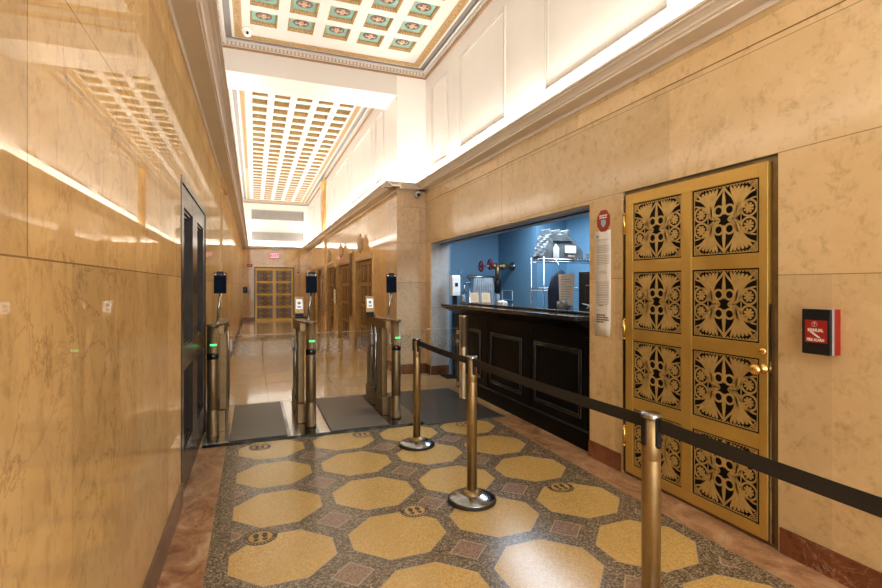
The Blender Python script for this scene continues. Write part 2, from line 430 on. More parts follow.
# pale lining on the jamb of the counter opening and dark lining under its head
struct(MB().box(XR + .012, 3.0, 7.418, 7.43, .15, 2.15, 'marble_pale').build('trim_1'))
struct(MB().box(XR + .03, 3.02, 3.42, 7.418, 2.138, 2.15, 'header_grey').box(XR + .16, XR + .175, 3.42, 7.418, 2.125, 2.138, 'black_plastic').build('trim_2'))
struct(MB().box(XR, 3.0, YB, YP + .1, ZC, 5.3, 'white_wall').build('wall_right_upper'))
# pier where the hall narrows
struct(MB().box(XF, 3.0, YP, 8.36, 0, ZC, 'marble_pier').build('wall_pier'))
struct(MB().box(XF, 3.0, YP, 8.36, ZC, 5.3, 'white_wall').build('wall_pier_upper'))
# lobby right wall with lift openings
LIFTS = [(9.37, 11.14), (11.81, 13.62), (14.25, 15.85), (17.05, 18.25), (18.75, 20.45)]
b = MB(); y = 8.36
for a, c in LIFTS:
    b.box(XF, 2.6, y, a, 0, ZC, 'marble_lobby'); b.box(XF, 2.6, a, c, 2.10, ZC, 'marble_lobby'); y = c
b.box(XF, 2.6, y, YE + .3, 0, ZC, 'marble_lobby')
struct(b.build('wall_lobby_right'))
struct(MB().box(XF, 2.6, 8.36, YE + .3, ZC, 5.3, 'white_wall').build('wall_lobby_right_upper'))
struct(MB().box(XL, XF, YE, YE + .3, 0, ZC, 'marble_end').build('wall_end'))
struct(MB().box(XL, XF, YE, YE + .3, ZC, 5.3, 'white_wall').build('wall_end_upper'))
# beam between the two coffered ceilings
struct(MB().box(XL, XF, YP, 8.36, 4.57, 5.3, 'white_plaster').build('trim_3'))
# marble pilaster strip on the left wall under the beam
struct(MB().box(XL, XL + .022, 7.75, 8.30, 0, ZC, 'marble_left').box(XL, XL + .05, 7.70, 8.35, 2.88, ZC, 'marble_left').build('trim_4'))
# unseen slab added above the ceilings to block world light
struct(MB().box(XL - .3, 3.1, YB, YE + .3, 5.3, 5.4, 'white_plaster').build('ceiling'))

# desk room behind the counter
for nm, bb in (('wall_desk_room_far', (3.0, 4.17, 7.9, 8.0)), ('wall_desk_room_chase', (4.17, 4.9, 6.6, 8.0)), ('wall_desk_room_right', (4.72, 4.9, 3.0, 6.6)), ('wall_desk_room_near', (3.0, 4.9, 2.9, 3.0))):
    struct(MB().box(*bb, 0, 2.8, 'blue_wall').build(nm))
struct(MB().box(2.90, 3.04, 3.02, 3.40, 0, 2.7, 'blue_wall').box(3.0, 3.04, 3.4, 7.43, 2.15, 2.8, 'blue_wall').box(3.0, 3.04, 7.43, 7.9, 0, 2.8, 'blue_wall').build('wall_desk_room_front'))
struct(MB().box(3.0, 4.9, 2.9, 8.0, 2.62, 2.72, 'room_ceiling').build('ceiling_desk_room'))

# ------------------------------------------------------------------ baseboards
b = MB()
for a, c in ((YB, 1.80), (3.03, 3.415)): b.box(XR - .012, XR, a, c, 0, .137, 'marble_base')
b.box(XR - .012, XR, 7.43, YP, 0, .16, 'marble_base')
struct(b.build('baseboard_right'))
struct(MB().box(XF - .012, XR, YP - .012, YP, 0, .16, 'marble_base').box(XF - .012, XF, YP, 9.3, 0, .16, 'marble_base').box(XR + .01, 3.0, 7.41, 7.43, 0, .15, 'marble_base').build('baseboard_pier'))
struct(MB().box(XL, XL + .014, YB, 3.60, 0, .15, 'marble_base_left').box(XL, XL + .014, 5.36, YE, 0, .15, 'marble_base_left').build('baseboard_left'))
struct(MB().box(XL, 0.0, YE - .014, YE, 0, .15, 'marble_base_left').box(1.6, XF, YE - .014, YE, 0, .15, 'marble_base_left').build('baseboard_end'))

# ------------------------------------------------------------------ cornices with a light trough
CP = [(0, ZC), (.150, ZC), (.150, ZC + .014), (.165, ZC + .018), (.175, ZC + .030), (.200, ZC + .045), (.222, ZC + .052), (.222, ZC + .060), (.246, ZC + .064), (.246, ZC + .082),
      (.232, ZC + .082), (.215, ZC + .066), (.19, ZC + .055), (.15, ZC + .03), (0, ZC + .03)]
# small bed mould under the soffit
def cornice_y(name, x, sgn, y0, y1):
    struct(MB().prism([(x + sgn * p, z) for p, z in CP], y0, y1, 'y', 'cornice').prism([(x, ZC - .03), (x + sgn * .012, ZC - .03), (x + sgn * .02, ZC), (x, ZC)], y0, y1, 'y', 'cornice').build(name))
cornice_y('trim_5', XL, 1, YB, YE)
cornice_y('trim_6', XR, -1, YB, YP)
cornice_y('trim_7', XF, -1, YP - .246, YE)
struct(MB().prism([(YP - p, z) for p, z in CP], XF - .246, XR, 'x', 'cornice').build('trim_8'))
struct(MB().prism([(YE - p, z) for p, z in CP], XL, XF, 'x', 'cornice').build('trim_9'))
# frieze ledge on the right wall
struct(MB().box(XR - .006, XR, YB, YP, 2.835, 2.962, 'marble_right').build('trim_10'))

# ------------------------------------------------------------------ wall panel mouldings on the white walls
def mould_frame_x(b, x, sgn, y0, y1, z0, z1):
    w = .05
    for k, (o, d) in enumerate(((0, .022), (.03, .012))):
        ww = .014
        b.box(*sorted((x, x + sgn * d)), y0 + o, y1 - o, z1 - o - ww, z1 - o, 'white_plaster')
        b.box(*sorted((x, x + sgn * d)), y0 + o, y1 - o, z0 + o, z0 + o + ww, 'white_plaster')
        b.box(*sorted((x, x + sgn * d)), y0 + o, y0 + o + ww, z0 + o + ww, z1 - o - ww, 'white_plaster')
        b.box(*sorted((x, x + sgn * d)), y1 - o - ww, y1 - o, z0 + o + ww, z1 - o - ww, 'white_plaster')
b = MB()
for y0, y1 in ((6.66, 7.33), (4.89, 6.18), (2.55, 4.08), (.7, 2.0), (-1.6, .2)): mould_frame_x(b, XR, -1, y0, y1, 3.36, 4.64)
struct(b.build('trim_11'))
b = MB()
for y0, y1 in ((8.5, 9.1), (9.5, 11.6), (12.1, 14.0), (14.5, 15.7), (17.3, 19.2), (19.7, 21.2)): mould_frame_x(b, XF, -1, y0, y1, 3.36, 4.64)
struct(b.build('trim_12'))
b = MB()
for y0, y1 in ((-1.6, .2), (.7, 2.0), (2.55, 4.08), (4.89, 6.18), (6.6, 7.3), (8.5, 10.1), (10.6, 12.6), (13.1, 15.1), (15.6, 17.6), (18.1, 21.2)): mould_frame_x(b, XL, 1, y0, y1, 3.36, 4.64)
struct(b.build('trim_13'))

# ------------------------------------------------------------------ coffered ceilings
def coffer_meshes(w, l, depth, name, full):
    b = MB(); i = .86
    o = [(-w / 2, -l / 2), (w / 2, -l / 2), (w / 2, l / 2), (-w / 2, l / 2)]
    n = [(x * i, y * (i - .02)) for x, y in o]
    rim = [(x * .93, y * .93) for x, y in o]
    for k in range(4):
        k2 = (k + 1) % 4
        b.quad([(*o[k], 0), (*o[k2], 0), (*rim[k2], depth * .22), (*rim[k], depth * .22)], 'gold_ornament')
        b.quad([(*rim[k], depth * .22), (*rim[k2], depth * .22), (*n[k2], depth), (*n[k], depth)], 'gold_ornament')
        # bead course
        if full:
            for j in range(9):
                f = (j + .5) / 9
                px = rim[k][0] * (1 - f) + rim[k2][0] * f; py = rim[k][1] * (1 - f) + rim[k2][1] * f
                b.lathe([(.0, -.008), (.008, 0), (.0, .008)], 'gold_leaf', (px * .96, py * .96, depth * .40), 6)
    b.quad([(*n[0], depth), (*n[1], depth), (*n[2], depth), (*n[3], depth)], 'teal')
    return b
def rosette():
    b = MB()
    rx = .106; ry = .086
    b.lathe([(1.0, 0), (1.0, -.006), (.86, -.010), (.80, -.006), (.80, 0)], 'rosette_dark', (0, 0, 0), 22, sx=rx, sy=ry, cap=False)
    b.lathe([(.80, -.004), (.3, -.008), (0, -.010)], 'rosette_pink', (0, 0, 0), 16, sx=rx, sy=ry)
    for k in range(8):
        a = 2 * PI * k / 8
        b.lathe([(.017, -.006), (.015, -.013), (.007, -.018), (0, -.018)], 'rosette_dark' if k % 2 else 'rosette_pink', (math.cos(a) * rx * .55, math.sin(a) * ry * .55, 0), 8)
    b.lathe([(.022, -.008), (.018, -.018), (0, -.022)], 'rosette_pink', (0, 0, 0), 10)
    return b
def ceiling_grid(name, x0, x1, y0, y1, xs, ys, w, l):
    """plaster slab with rectangular holes"""
    b = MB(); z0, z1 = ZCEIL, ZCEIL + .02
    ye = y0
    for yy in ys:
        b.box(x0, x1, ye, yy, z0, z1, 'white_plaster'); ye = yy + l
        xe = x0
        for xx in xs:
            b.box(xe, xx, yy, ye, z0, z1, 'white_plaster'); xe = xx + w
        b.box(xe, x1, yy, ye, z0, z1, 'white_plaster')
    b.box(x0, x1, ye, y1, z0, z1, 'white_plaster')
    return struct(b.build(name))
F0 = .305   # start of the plaster field from the wall
xsN = [-.05 + .48 * k for k in range(5)]; ysN = [6.71 - .48 * k for k in range(19)][::-1]
cN = ceiling_grid('ceiling', XL + F0, XR - F0, YB, YP - F0, xsN, ysN, .345, .35)
proto = coffer_meshes(.345, .35, .05, 'coffer', True).build('coffer', cN)
ro = rosette().build('rosette', proto, (0, 0, .05))
first = True
for yy in reversed(ysN):
    for xx in xsN:
        c = proto if first else dup(proto, cN); first = False
        c.location = (xx + .1725, yy + .175, ZCEIL)
xsF = [-.035 + .4 * k for k in range(5)]; ysF = [8.93 + .44 * k for k in range(28)]
cF = ceiling_grid('ceiling', XL + F0, XF - F0, 8.36, YE - F0, xsF, ysF, .28, .30)
proto = coffer_meshes(.28, .30, .085, 'coffer', False).build('coffer', cF)
n = 0; rest = MB()
for yy in ysF:
    for xx in xsF:
        n += 1
        if n <= 100:
            c = proto if n == 1 else dup(proto, cF)
            c.location = (xx + .14, yy + .15, ZCEIL)
        else:
            q = coffer_meshes(.28, .30, .085, 'coffer', False); q.xf(Matrix.Translation((xx + .14, yy + .15, ZCEIL)))
            me = bpy.data.meshes.new('t'); q.bm.to_mesh(me); q.bm.free()
            nf = len(rest.bm.faces); rest.bm.from_mesh(me); bpy.data.meshes.remove(me)
            rest.bm.faces.ensure_lookup_table()
            for mm in q.mats: rest.mi(mm)
o = rest.build('coffer_rows', cF); o['kind'] = 'stuff'

# crown: egg strip, dentils, grey channel, gold guilloche band
def crown(prefix, x0, x1, y0, y1, sides):
    def strip(b, p0, p1, z0, z1, m):
        if 'W' in sides: b.box(x0 + p0, x0 + p1, y0 + p0, y1 - p0, z0, z1, m)
        if 'E' in sides: b.box(x1 - p1, x1 - p0, y0 + p0, y1 - p0, z0, z1, m)
        if 'N' in sides: b.box(x0 + p1, x1 - p1, y1 - p1, y1 - p0, z0, z1, m)
        if 'S' in sides: b.box(x0 + p1, x1 - p1, y0 + p0, y0 + p1, z0, z1, m)
    b = MB()
    strip(b, 0, .028, 4.895, 4.918, 'brown_trim'); strip(b, 0, .022, 4.918, 4.932, 'white_plaster')
    strip(b, 0, .034, 4.932, 4.985, 'dentil_shade'); strip(b, 0, .075, 4.985, 5.01, 'white_plaster')
    strip(b, .075, .160, 5.025, 5.045, 'grey_band')
    strip(b, .160, .195, 4.992, 5.02, 'white_plaster')
    strip(b, .195, .297, 4.982, 5.01, 'gold_ornament')
    strip(b, .297, .312, 4.996, 5.02, 'white_plaster')
    def dent(x, y, dx, dy): b.box(x, x + dx, y, y + dy, 4.938, 4.978, 'white_plaster')
    k = .055
    if 'N' in sides:
        for i in range(int((x1 - x0 - .1) / k)): dent(x0 + .05 + i * k, y1 - .052, .03, .018)
    if 'S' in sides:
        for i in range(int((x1 - x0 - .1) / k)): dent(x0 + .05 + i * k, y0 + .034, .03, .018)
    for i in range(int((y1 - y0 - .1) / k)):
        if 'W' in sides: dent(x0 + .034, y0 + .05 + i * k, .018, .03)
        if 'E' in sides: dent(x1 - .052, y0 + .05 + i * k, .018, .03)
    # guilloche knots on the gold band
    g = .09
    def knot(x, y): b.lathe([(.036, 4.982), (.034, 4.975), (.018, 4.975), (.016, 4.982)], 'gold_ornament', (x, y, 0), 8, cap=False)
    if 'N' in sides:
        for i in range(int((x1 - x0 - .5) / g)): knot(x0 + .26 + i * g, y1 - .246)
    yy = max(y0, 1.5)
    for i in range(int((min(y1, 16) - yy - .3) / g)):
        if 'W' in sides: knot(x0 + .246, yy + .1 + i * g)
        if 'E' in sides: knot(x1 - .246, yy + .1 + i * g)
    struct(b.build(prefix))
crown('trim_14', XL, XR, YB, YP, 'WEN')
crown('trim_15', XL, XF, 8.36, YE, 'WENS')

# gilded pilaster on the upper lobby wall, marble strip below it
b = MB().box(XF - .05, XF, 16.05, 16.75, ZC + .07, 4.72, 'gold_leaf')
for k in range(5): b.box(XF - .062, XF - .05, 16.1 + k * .13, 16.18 + k * .13, ZC + .1, 4.6, 'gold_leaf')
b.box(XF - .08, XF, 15.98, 16.82, 4.72, 4.80, 'gold_leaf').box(XF - .10, XF, 15.92, 16.88, 4.80, 4.89, 'gold_leaf')
struct(b.build('trim_16'))
struct(MB().box(XF - .05, XF, 16.05, 16.75, 0, ZC, 'marble_lobby').build('trim_17'))

# ventilation grilles on the end wall
for (x0, x1, z0, z1, lab) in ((-.10, 2.0, 4.22, 4.63, 'upper of the two long grey ventilation grilles on the white end wall'), (-.10, 2.0, 3.345, 3.715, 'lower of the two long grey ventilation grilles, just above the end wall cornice')):
    t = thing('ventilation_grille', lab, 'grille', ((x0 + x1) / 2, YE, z0))
    w = (x1 - x0) / 2; h = z1 - z0
    MB().box(-w, w, -.012, -.001, 0, h, 'black_plastic').build('backing', t)
    MB().box(-w, w, -.03, -.012, 0, .03, 'vent_metal').box(-w, w, -.03, -.012, h - .03, h, 'vent_metal').box(-w, -w + .03, -.03, -.012, .03, h - .03, 'vent_metal').box(w - .03, w, -.03, -.012, .03, h - .03, 'vent_metal').build('frame', t)
    b = MB()
    for k in range(60):
        xx = -w + .04 + k * (2 * w - .08) / 60
        b.box(xx, xx + .022, -.026, -.013, .03, h - .03, 'vent_metal')
    b.build('slats', t)

# ------------------------------------------------------------------ ornate brass door (right wall)
def ribbon(b, pts, w, m, z0=0.0, z1=.004, taper=None):
    """flat bar along a 2-D polyline in the (y,z) plane, raised in -x"""
    i = b.mi(m); n = len(pts); L = []; R = []
    for k, (a, c) in enumerate(pts):
        p = pts[max(k - 1, 0)]; q = pts[min(k + 1, n - 1)]
        dx, dy = q[0] - p[0], q[1] - p[1]; l = math.hypot(dx, dy) or 1
        ww = w if taper is None else w * taper[k]
        nx, ny = -dy / l * ww / 2, dx / l * ww / 2
        L.append((a + nx, c + ny)); R.append((a - nx, c - ny))
    top = [[b.bm.verts.new((-z1, p[0], p[1])) for p in s] for s in (L, R)]
    bot = [[b.bm.verts.new((-z0, p[0], p[1])) for p in s] for s in (L, R)]
    for k in range(n - 1):
        for vs in ((top[0][k], top[0][k + 1], top[1][k + 1], top[1][k]), (top[0][k], bot[0][k], bot[0][k + 1], top[0][k + 1]), (top[1][k], top[1][k + 1], bot[1][k + 1], bot[1][k])):
            f = b.bm.faces.new(vs); f.material_index = i
def bez(p0, p1, p2, p3, n=12):
    out = []
    for k in range(n + 1):
        t = k / n; s = 1 - t
        out.append(tuple(s ** 3 * a + 3 * s * s * t * c + 3 * s * t * t * d + t ** 3 * e for a, c, d, e in zip(p0, p1, p2, p3)))
    return out
def ring(cx, cy, r, n=22): return [(cx + r * math.cos(2 * PI * k / n), cy + r * math.sin(2 * PI * k / n)) for k in range(n + 1)]
def ornament(w, h, m, detail=True, thick=1.0):
    b = MB(); sy, sz = w / 2, h / 2
    def R(pts, wd, taper=None, z1=.004): ribbon(b, [(y * sy, z * sz) for y, z in pts], wd * sy * thick, m, 0, z1, taper)
    R([(-.95, -.95), (.95, -.95), (.95, .95), (-.95, .95), (-.95, -.95)], .022)
    fl = lambda pts, a, c: [(y * a, z * c) for y, z in pts]
    for a in (1, -1):
        R(fl(ring(.72, .235, .215), a, 1), .05); R(fl(ring(.72, -.235, .215), a, 1), .05)
        for c in (1, -1):
            # central rings
            R(fl(ring(.165, .27, .135), a, c), .055)
            # vesica half, from the point down round the ring to the centre
            R(fl(bez((0, .93), (.10, .72), (.34, .62), (.335, .33)), a, c), .055)
            R(fl(bez((.335, .33), (.335, .20), (.30, .10), (.20, .0)), a, c), .05)
            R(fl([(.27, .11), (.19, .07), (.12, .0)], a, c), .045)
            # spindle leaf
            if a == 1: R([(0, c * z) for z in (.88, .75, .6, .45, .3, .15)], .10, [.1, .5, .8, 1, .75, .2], .005)
            # outer arc
            R(fl(bez((.28, .02), (.46, .12), (.48, .62), (.90, .70), 14), a, c), .045)
            R(fl(bez((.30, .0), (.50, .04), (.52, .50), (.93, .50), 14), a, c), .04)
            # palmette fan
            for k in range(6):
                f = k / 5
                tip = (.20 + .60 * f, .90 - .10 * f * f)
                R(fl(bez((.36, .10 + .05 * (1 - f)), (.40 - .02 * (1 - f), .36), (.34 + .22 * f, .56 + .06 * (1 - f)), tip, 8), a, c), .092, [.42, .48, .56, .66, .76, .88, 1.0, .95, .55], .0035 + .0012 * (k % 2))
            # rosette petals
            for k in range(8):
                t0 = 2 * PI * (k + .5) / 8
                R(fl([(.72 + .05 * math.cos(t0), .235 + .05 * math.sin(t0)), (.72 + .10 * math.cos(t0), .235 + .10 * math.sin(t0)), (.72 + .145 * math.cos(t0), .235 + .150 * math.sin(t0))], a, c), .060, [.5, 1, .7], .005)
            R(fl(ring(.72, .235, .045, 10), a, c), .07)
            # triangle between the rings
            R(fl([(.34, 0), (.5, .13), (.5, -.13), (.34, 0)], a, 1), .028) if c == 1 else None
            # corner fret
            for k in range(4):
                q = .70 + .06 * k
                R(fl([(q, .94), (.94, q)], a, c), .02)
            R(fl([(.80, .80), (.94, .94)], a, c), .02)
            for k in range(8):
                q = .10 + .09 * k
                R(fl([(q, .905), (q + .04, .945)], a, c), .018)
    return b
dr = MB().box(2.70, 2.76, 1.83, 1.86, 0, 2.178, 'brass_dark').box(2.70, 2.76, 2.985, 3.015, 0, 2.178, 'brass_dark').box(2.70, 2.76, 1.86, 2.985, 2.15, 2.178, 'brass_dark') \
    .box(2.76, 3.0, 1.815, 3.015, 0, 2.178, 'black_paint').box(2.69, 2.76, 1.815, 3.015, 0, .02, 'brass_dark').build('door_1')
struct(dr, 'tall gilded brass door with eight black panels of ornamental relief in the right wall')
LY0, LY1, LZ0, LZ1 = 1.868, 2.978, .025, 2.148
ROWS = [(.092 + .516 * k, .092 + .516 * k + .43) for k in range(4)]
CY = [(1.918, 2.375), (2.455, 2.903)]
b = MB(); x0, x1 = 2.672, 2.735
b.box(x0 + .018, x1, LY0, LY1, LZ0, LZ1, 'brass_brushed')
b.box(x0, x0 + .018, LY0, CY[0][0], LZ0, LZ1, 'brass_brushed', .003); b.box(x0, x0 + .018, CY[1][1], LY1, LZ0, LZ1, 'brass_brushed', .003)
b.box(x0, x0 + .018, CY[0][1], CY[1][0], ROWS[0][0], ROWS[3][1], 'brass_brushed', .002)
b.box(x0 + .0005, x0 + .018, CY[0][0], CY[1][1], LZ0, ROWS[0][0], 'brass_brushed', .002); b.box(x0 + .0005, x0 + .018, CY[0][0], CY[1][1], ROWS[3][1], LZ1, 'brass_brushed', .002)
for k in range(3):
    for a, c in CY: b.box(x0 + .001, x0 + .018, a, c, ROWS[k][1], ROWS[k + 1][0], 'brass_brushed', .002)
leaf = b.build('door_leaf', dr)
orn = None
for a, c in CY:
    for z0, z1 in ROWS:
        pn = MB().box(x0 + .013, x0 + .018, a, c, z0, z1, 'panel_black').build('door_panel', leaf); pn['label'] = 'black door panel with gilt palmette and rosette relief'
        if orn is None:
            orn = ornament(.447, .43, 'brass_relief').build('relief_ornament', pn, (x0 + .013, (a + c) / 2, (z0 + z1) / 2)); oo = orn
        else:
            oo = orn.copy(); COL.objects.link(oo); oo.parent = pn; oo.location = (x0 + .013, (a + c) / 2, (z0 + z1) / 2)
b = MB().lathe([(.030, 2.672), (.028, 2.664), (.012, 2.660), (.011, 2.632), (.020, 2.626), (.031, 2.612), (.031, 2.600), (.018, 2.588), (0, 2.586)], 'brass_knob', (0, 1.893, .985), 22, 'x')
o = b.build('door_knob', dr); o['label'] = 'round polished brass knob'
MB().lathe([(.022, 2.672), (.020, 2.664), (.012, 2.658), (0, 2.657)], 'brass_knob', (0, 1.893, 1.083), 18, 'x').build('keyhole_rose', dr)
for z in (.30, 1.12, 1.93):
    MB().cyl((2.668, 2.986, 0), .011, z - .07, z + .07, 'brass_knob', 12).cyl((2.668, 2.986, 0), .013, z - .08, z - .07, 'brass_knob', 12).cyl((2.668, 2.986, 0), .013, z + .07, z + .08, 'brass_knob', 12).build('hinge', dr)
MB().box(2.676, 2.70, 1.848, 1.858, .02, 1.35, 'chrome').build('edge_guard', dr)
MB().box(2.676, 2.70, 2.998, 3.01, .02, 2.15, 'steel_dark').build('edge_strip', dr)

# ------------------------------------------------------------------ black double door (left wall)
d2 = MB().box(XL - .10, XL + .004, 3.60, 3.64, 0, 2.19, 'dark_bronze').box(XL - .10, XL + .004, 5.32, 5.36, 0, 2.19, 'dark_bronze').box(XL - .10, XL + .004, 3.64, 5.32, 2.15, 2.19, 'dark_bronze').box(XL - .25, XL - .10, 3.60, 5.36, 0, 2.19, 'black_paint').build('door_2')
struct(d2, 'black double door with dark glazed panels in the left wall')
for y0, y1 in ((3.642, 4.478), (4.482, 5.318)):
    b = MB(); X0, X1 = XL - .06, XL - .004
    py0, py1 = y0 + .15, y1 - .17
    b.box(X0, X1, y0, py0, .01, 2.145, 'dark_bronze', .002); b.box(X0, X1, py1, y1, .01, 2.145, 'dark_bronze', .002)
    for z0, z1 in ((.01, .30), (.86, 1.02), (2.0, 2.145)): b.box(X0, X1 - .0005, py0, py1, z0, z1, 'dark_bronze', .002)
    lf = b.build('door_leaf', d2)
    for z0, z1 in ((.30, .86), (1.02, 2.0)):
        pn = MB().box(X0, X0 + .004, py0, py1, z0, z1, 'dark_glass').build('door_panel', lf)
        b = MB()
        for o_, hh in ((0, .042), (.02, .026), (.04, .014)):
            a0, a1, c0, c1 = py0 + o_, py1 - o_, z0 + o_, z1 - o_
            for bb in ((a0, a0 + .018, c0, c1), (a1 - .018, a1, c0, c1), (a0 + .018, a1 - .018, c0, c0 + .018), (a0 + .018, a1 - .018, c1 - .018, c1)):
                b.box(X0 + .004, X0 + hh, *bb, 'dark_bronze')
        b.build('panel_moulding', pn)

# ------------------------------------------------------------------ double door at the end of the lobby
d3 = MB().box(.0, .05, YE - .04, YE, 0, 2.25, 'brass_dark').box(1.55, 1.60, YE - .04, YE, 0, 2.25, 'brass_dark').box(.05, 1.55, YE - .04, YE, 2.19, 2.25, 'brass_dark').build('door_3')
struct(d3, 'gilded double door with patterned panels at the far end of the lobby')
orn2 = None
for x0, x1 in ((.055, .795), (.805, 1.545)):
    b = MB().box(x0, x1, YE - .03, YE - .001, .01, 2.18, 'brass_brushed')
    lf = b.build('door_leaf', d3)
    for k in range(4):
        z0 = .09 + .52 * k; z1 = z0 + .45
        pn = MB().box(x0 + .06, x1 - .06, YE - .033, YE - .03, z0, z1, 'gold_ornament').box(x0 + .06, x0 + .15, YE - .035, YE - .033, z0, z1, 'silver_dark').box(x1 - .15, x1 - .06, YE - .035, YE - .033, z0, z1, 'silver_dark').build('door_panel', lf)
        b = MB(); cx = (x0 + x1) / 2
        for dz in (-.1, .1): b.lathe([(.085, YE - .033), (.085, YE - .040), (.045, YE - .040), (.045, YE - .033)], 'silver_dark', (cx, 0, (z0 + z1) / 2 + dz), 14, 'y', cap=False)
        for dx in (-.16, .16):
            for dz in (-.1, .1): b.box(cx + dx - .06, cx + dx + .06, YE - .038, YE - .033, (z0 + z1) / 2 + dz - .025, (z0 + z1) / 2 + dz + .025, 'silver_dark')
        b.build('relief_ornament', pn)

# ------------------------------------------------------------------ lift doors in the lobby
for idx, (a, c) in enumerate(LIFTS):
    fr = MB().box(XF - .012, XF + .16, a, a + .09, 0, 2.10, 'lift_bronze').box(XF - .012, XF + .16, c - .09, c, 0, 2.10, 'lift_bronze').box(XF - .012, XF + .16, a + .09, c - .09, 2.0, 2.10, 'lift_bronze').build('door_%d' % (4 + idx))
    struct(fr, ['bronze lift doors nearest the marble pier', 'second pair of bronze lift doors from the pier', 'third pair of bronze lift doors from the pier', 'narrow bronze lift door beyond the wall poster', 'bronze lift doors nearest the end wall'][idx])
    mid = (a + c) / 2
    for y0, y1 in ((a + .09, mid - .005), (mid + .005, c - .09)):
        lf = MB().box(XF + .10, XF + .16, y0, y1, .01, 2.0, 'lift_bronze').build('door_leaf', fr)
        for k in range(4):
            z0 = .12 + .47 * k
            b = MB().box(XF + .092, XF + .10, y0 + .09, y1 - .09, z0, z0 + .39, 'lift_panel')
            pn = b.build('door_panel', lf)
            cy = (y0 + y1) / 2; q = MB()
            for dz in (.12, .27): q.lathe([(.07, XF + .092), (.07, XF + .084), (.045, XF + .084), (.045, XF + .092)], 'lift_bronze', (0, cy, z0 + dz), 12, 'x', cap=False)
            q.box(XF + .086, XF + .092, y0 + .13, y0 + .15, z0 + .03, z0 + .36, 'lift_bronze').box(XF + .086, XF + .092, y1 - .15, y1 - .13, z0 + .03, z0 + .36, 'lift_bronze')
            q.build('relief_ornament', pn)

# ------------------------------------------------------------------ wall lanterns, plaques, notices in the lobby
for k, (yy, lab) in enumerate(((10.3, 'slim brass wall lantern above the lift doors nearest the pier'), (12.8, 'slim brass wall lantern above the second lift doors'), (15.0, 'slim brass wall lantern above the third lift doors'))):
    t = thing('wall_lantern', lab, 'wall lamp', (XF, yy, 2.17), 0, 'brass lantern lights over the lifts')
    MB().box(-.02, 0, -.05, .05, .08, .28, 'brass_dull').build('back_plate', t)
    MB().lathe([(0, 0), (.03, .03), (.062, .10), (.075, .18), (.066, .26), (.035, .33), (0, .37)], 'paper_tan', (-.06, 0, 0), 14).build('lantern_shade', t)
    MB().lathe([(0, -.03), (.018, -.01), (.02, .02), (0, .03)], 'brass_dull', (-.06, 0, 0), 10).build('finial', t)
    MB().lathe([(0, .34), (.02, .35), (.016, .39), (0, .41)], 'brass_dull', (-.06, 0, 0), 10).build('finial', t)
for yy, z0, z1, lab in ((11.32, .70, 2.28, 'tall bronze pilaster strip between the first two lift doors'), (13.72, .92, 2.0, 'bronze strip beside the white notice between the lift doors')):
    t = thing('bronze_strip', lab, 'wall trim', (XF, yy, z0))
    MB().box(-.03, 0, 0, .40, 0, z1 - z0, 'lift_bronze', .004).build('plate', t)
    MB().box(-.045, -.03, .08, .14, .05, z1 - z0 - .05, 'lift_panel').box(-.045, -.03, .26, .32, .05, z1 - z0 - .05, 'lift_panel').build('fluting', t)
t = thing('notice_board', 'pinkish framed notice board on the lobby wall past the third lift', 'notice board', (XF, 16.02, .62))
MB().box(-.10, -.055, 0, .7, 0, 1.2, 'lift_bronze', .005).build('frame', t)
MB().box(-.106, -.10, .05, .65, .05, 1.15, 'poster').build('panel', t)
t = thing('paper_notice', 'white sheet of paper fixed on the bronze strip between lift doors', 'notice', (XF - .0445, 13.75, .96))
MB().box(-.004, 0, 0, .32, 0, .40, 'paper').build('sheet', t)
MB().box(-.005, -.004, .05, .27, .30, .32, 'ink_grey').box(-.005, -.004, .05, .27, .2, .22, 'ink_grey').box(-.005, -.004, .05, .20, .1, .12, 'ink_grey').build('printed_text', t)

t = thing('exit_sign', 'glowing red and white exit sign on the end wall above the door', 'sign', (.80, YE, 2.62))
MB().box(-.17, .17, -.10, -.02, 0, .20, 'white_plastic', .005).build('housing', t)
MB().box(-.155, .155, -.104, -.10, .015, .185, 'exit_face').build('face', t)
text_mesh('lettering', 'EXIT', .16, 'exit_red', t, face_minus_y(0, -.105, .10), .001, bold=.004)
MB().box(-.16, .16, -.07, 0, .20, .245, 'grey_plastic').build('mount', t)
t = thing('wall_plaque', 'small dark red sign on the end wall left of the gilded double door', 'sign', (-.165, YE, 2.24))
MB().box(-.105, .105, -.012, 0, 0, .12, 'red', .003).build('plate', t)
MB().box(-.08, .08, -.014, -.012, .07, .085, 'paper_tan').box(-.08, .05, -.014, -.012, .035, .05, 'paper_tan').build('printed_text', t)
t = thing('card_reader', 'black square control box on the end wall near the left corner', 'box', (-.345, YE + .003, 1.16))
MB().box(-.085, .085, -.07, 0, 0, .25, 'black_plastic', .008).build('housing', t)
MB().box(-.06, .06, -.075, -.07, .04, .21, 'dark_glass').build('face', t)
t = thing('thermostat', 'small pale grey thermostat beside the black control box', 'thermostat', (-.19, YE + .003, 1.18))
MB().box(-.05, .05, -.03, 0, 0, .13, 'grey_plastic', .006).build('housing', t)
MB().cyl((0, 0, .08), .025, -.036, -.03, 'white_plastic', 12, 'y').build('dial', t)
t = thing('fire_strobe', 'small red alarm strobe high on the end wall right of the door', 'alarm', (1.76, YE + .003, 2.0))
MB().box(-.04, .04, -.04, 0, 0, .14, 'red', .006).build('housing', t)
MB().box(-.02, .02, -.055, -.04, .05, .11, 'white_plastic', .004).build('lens', t)

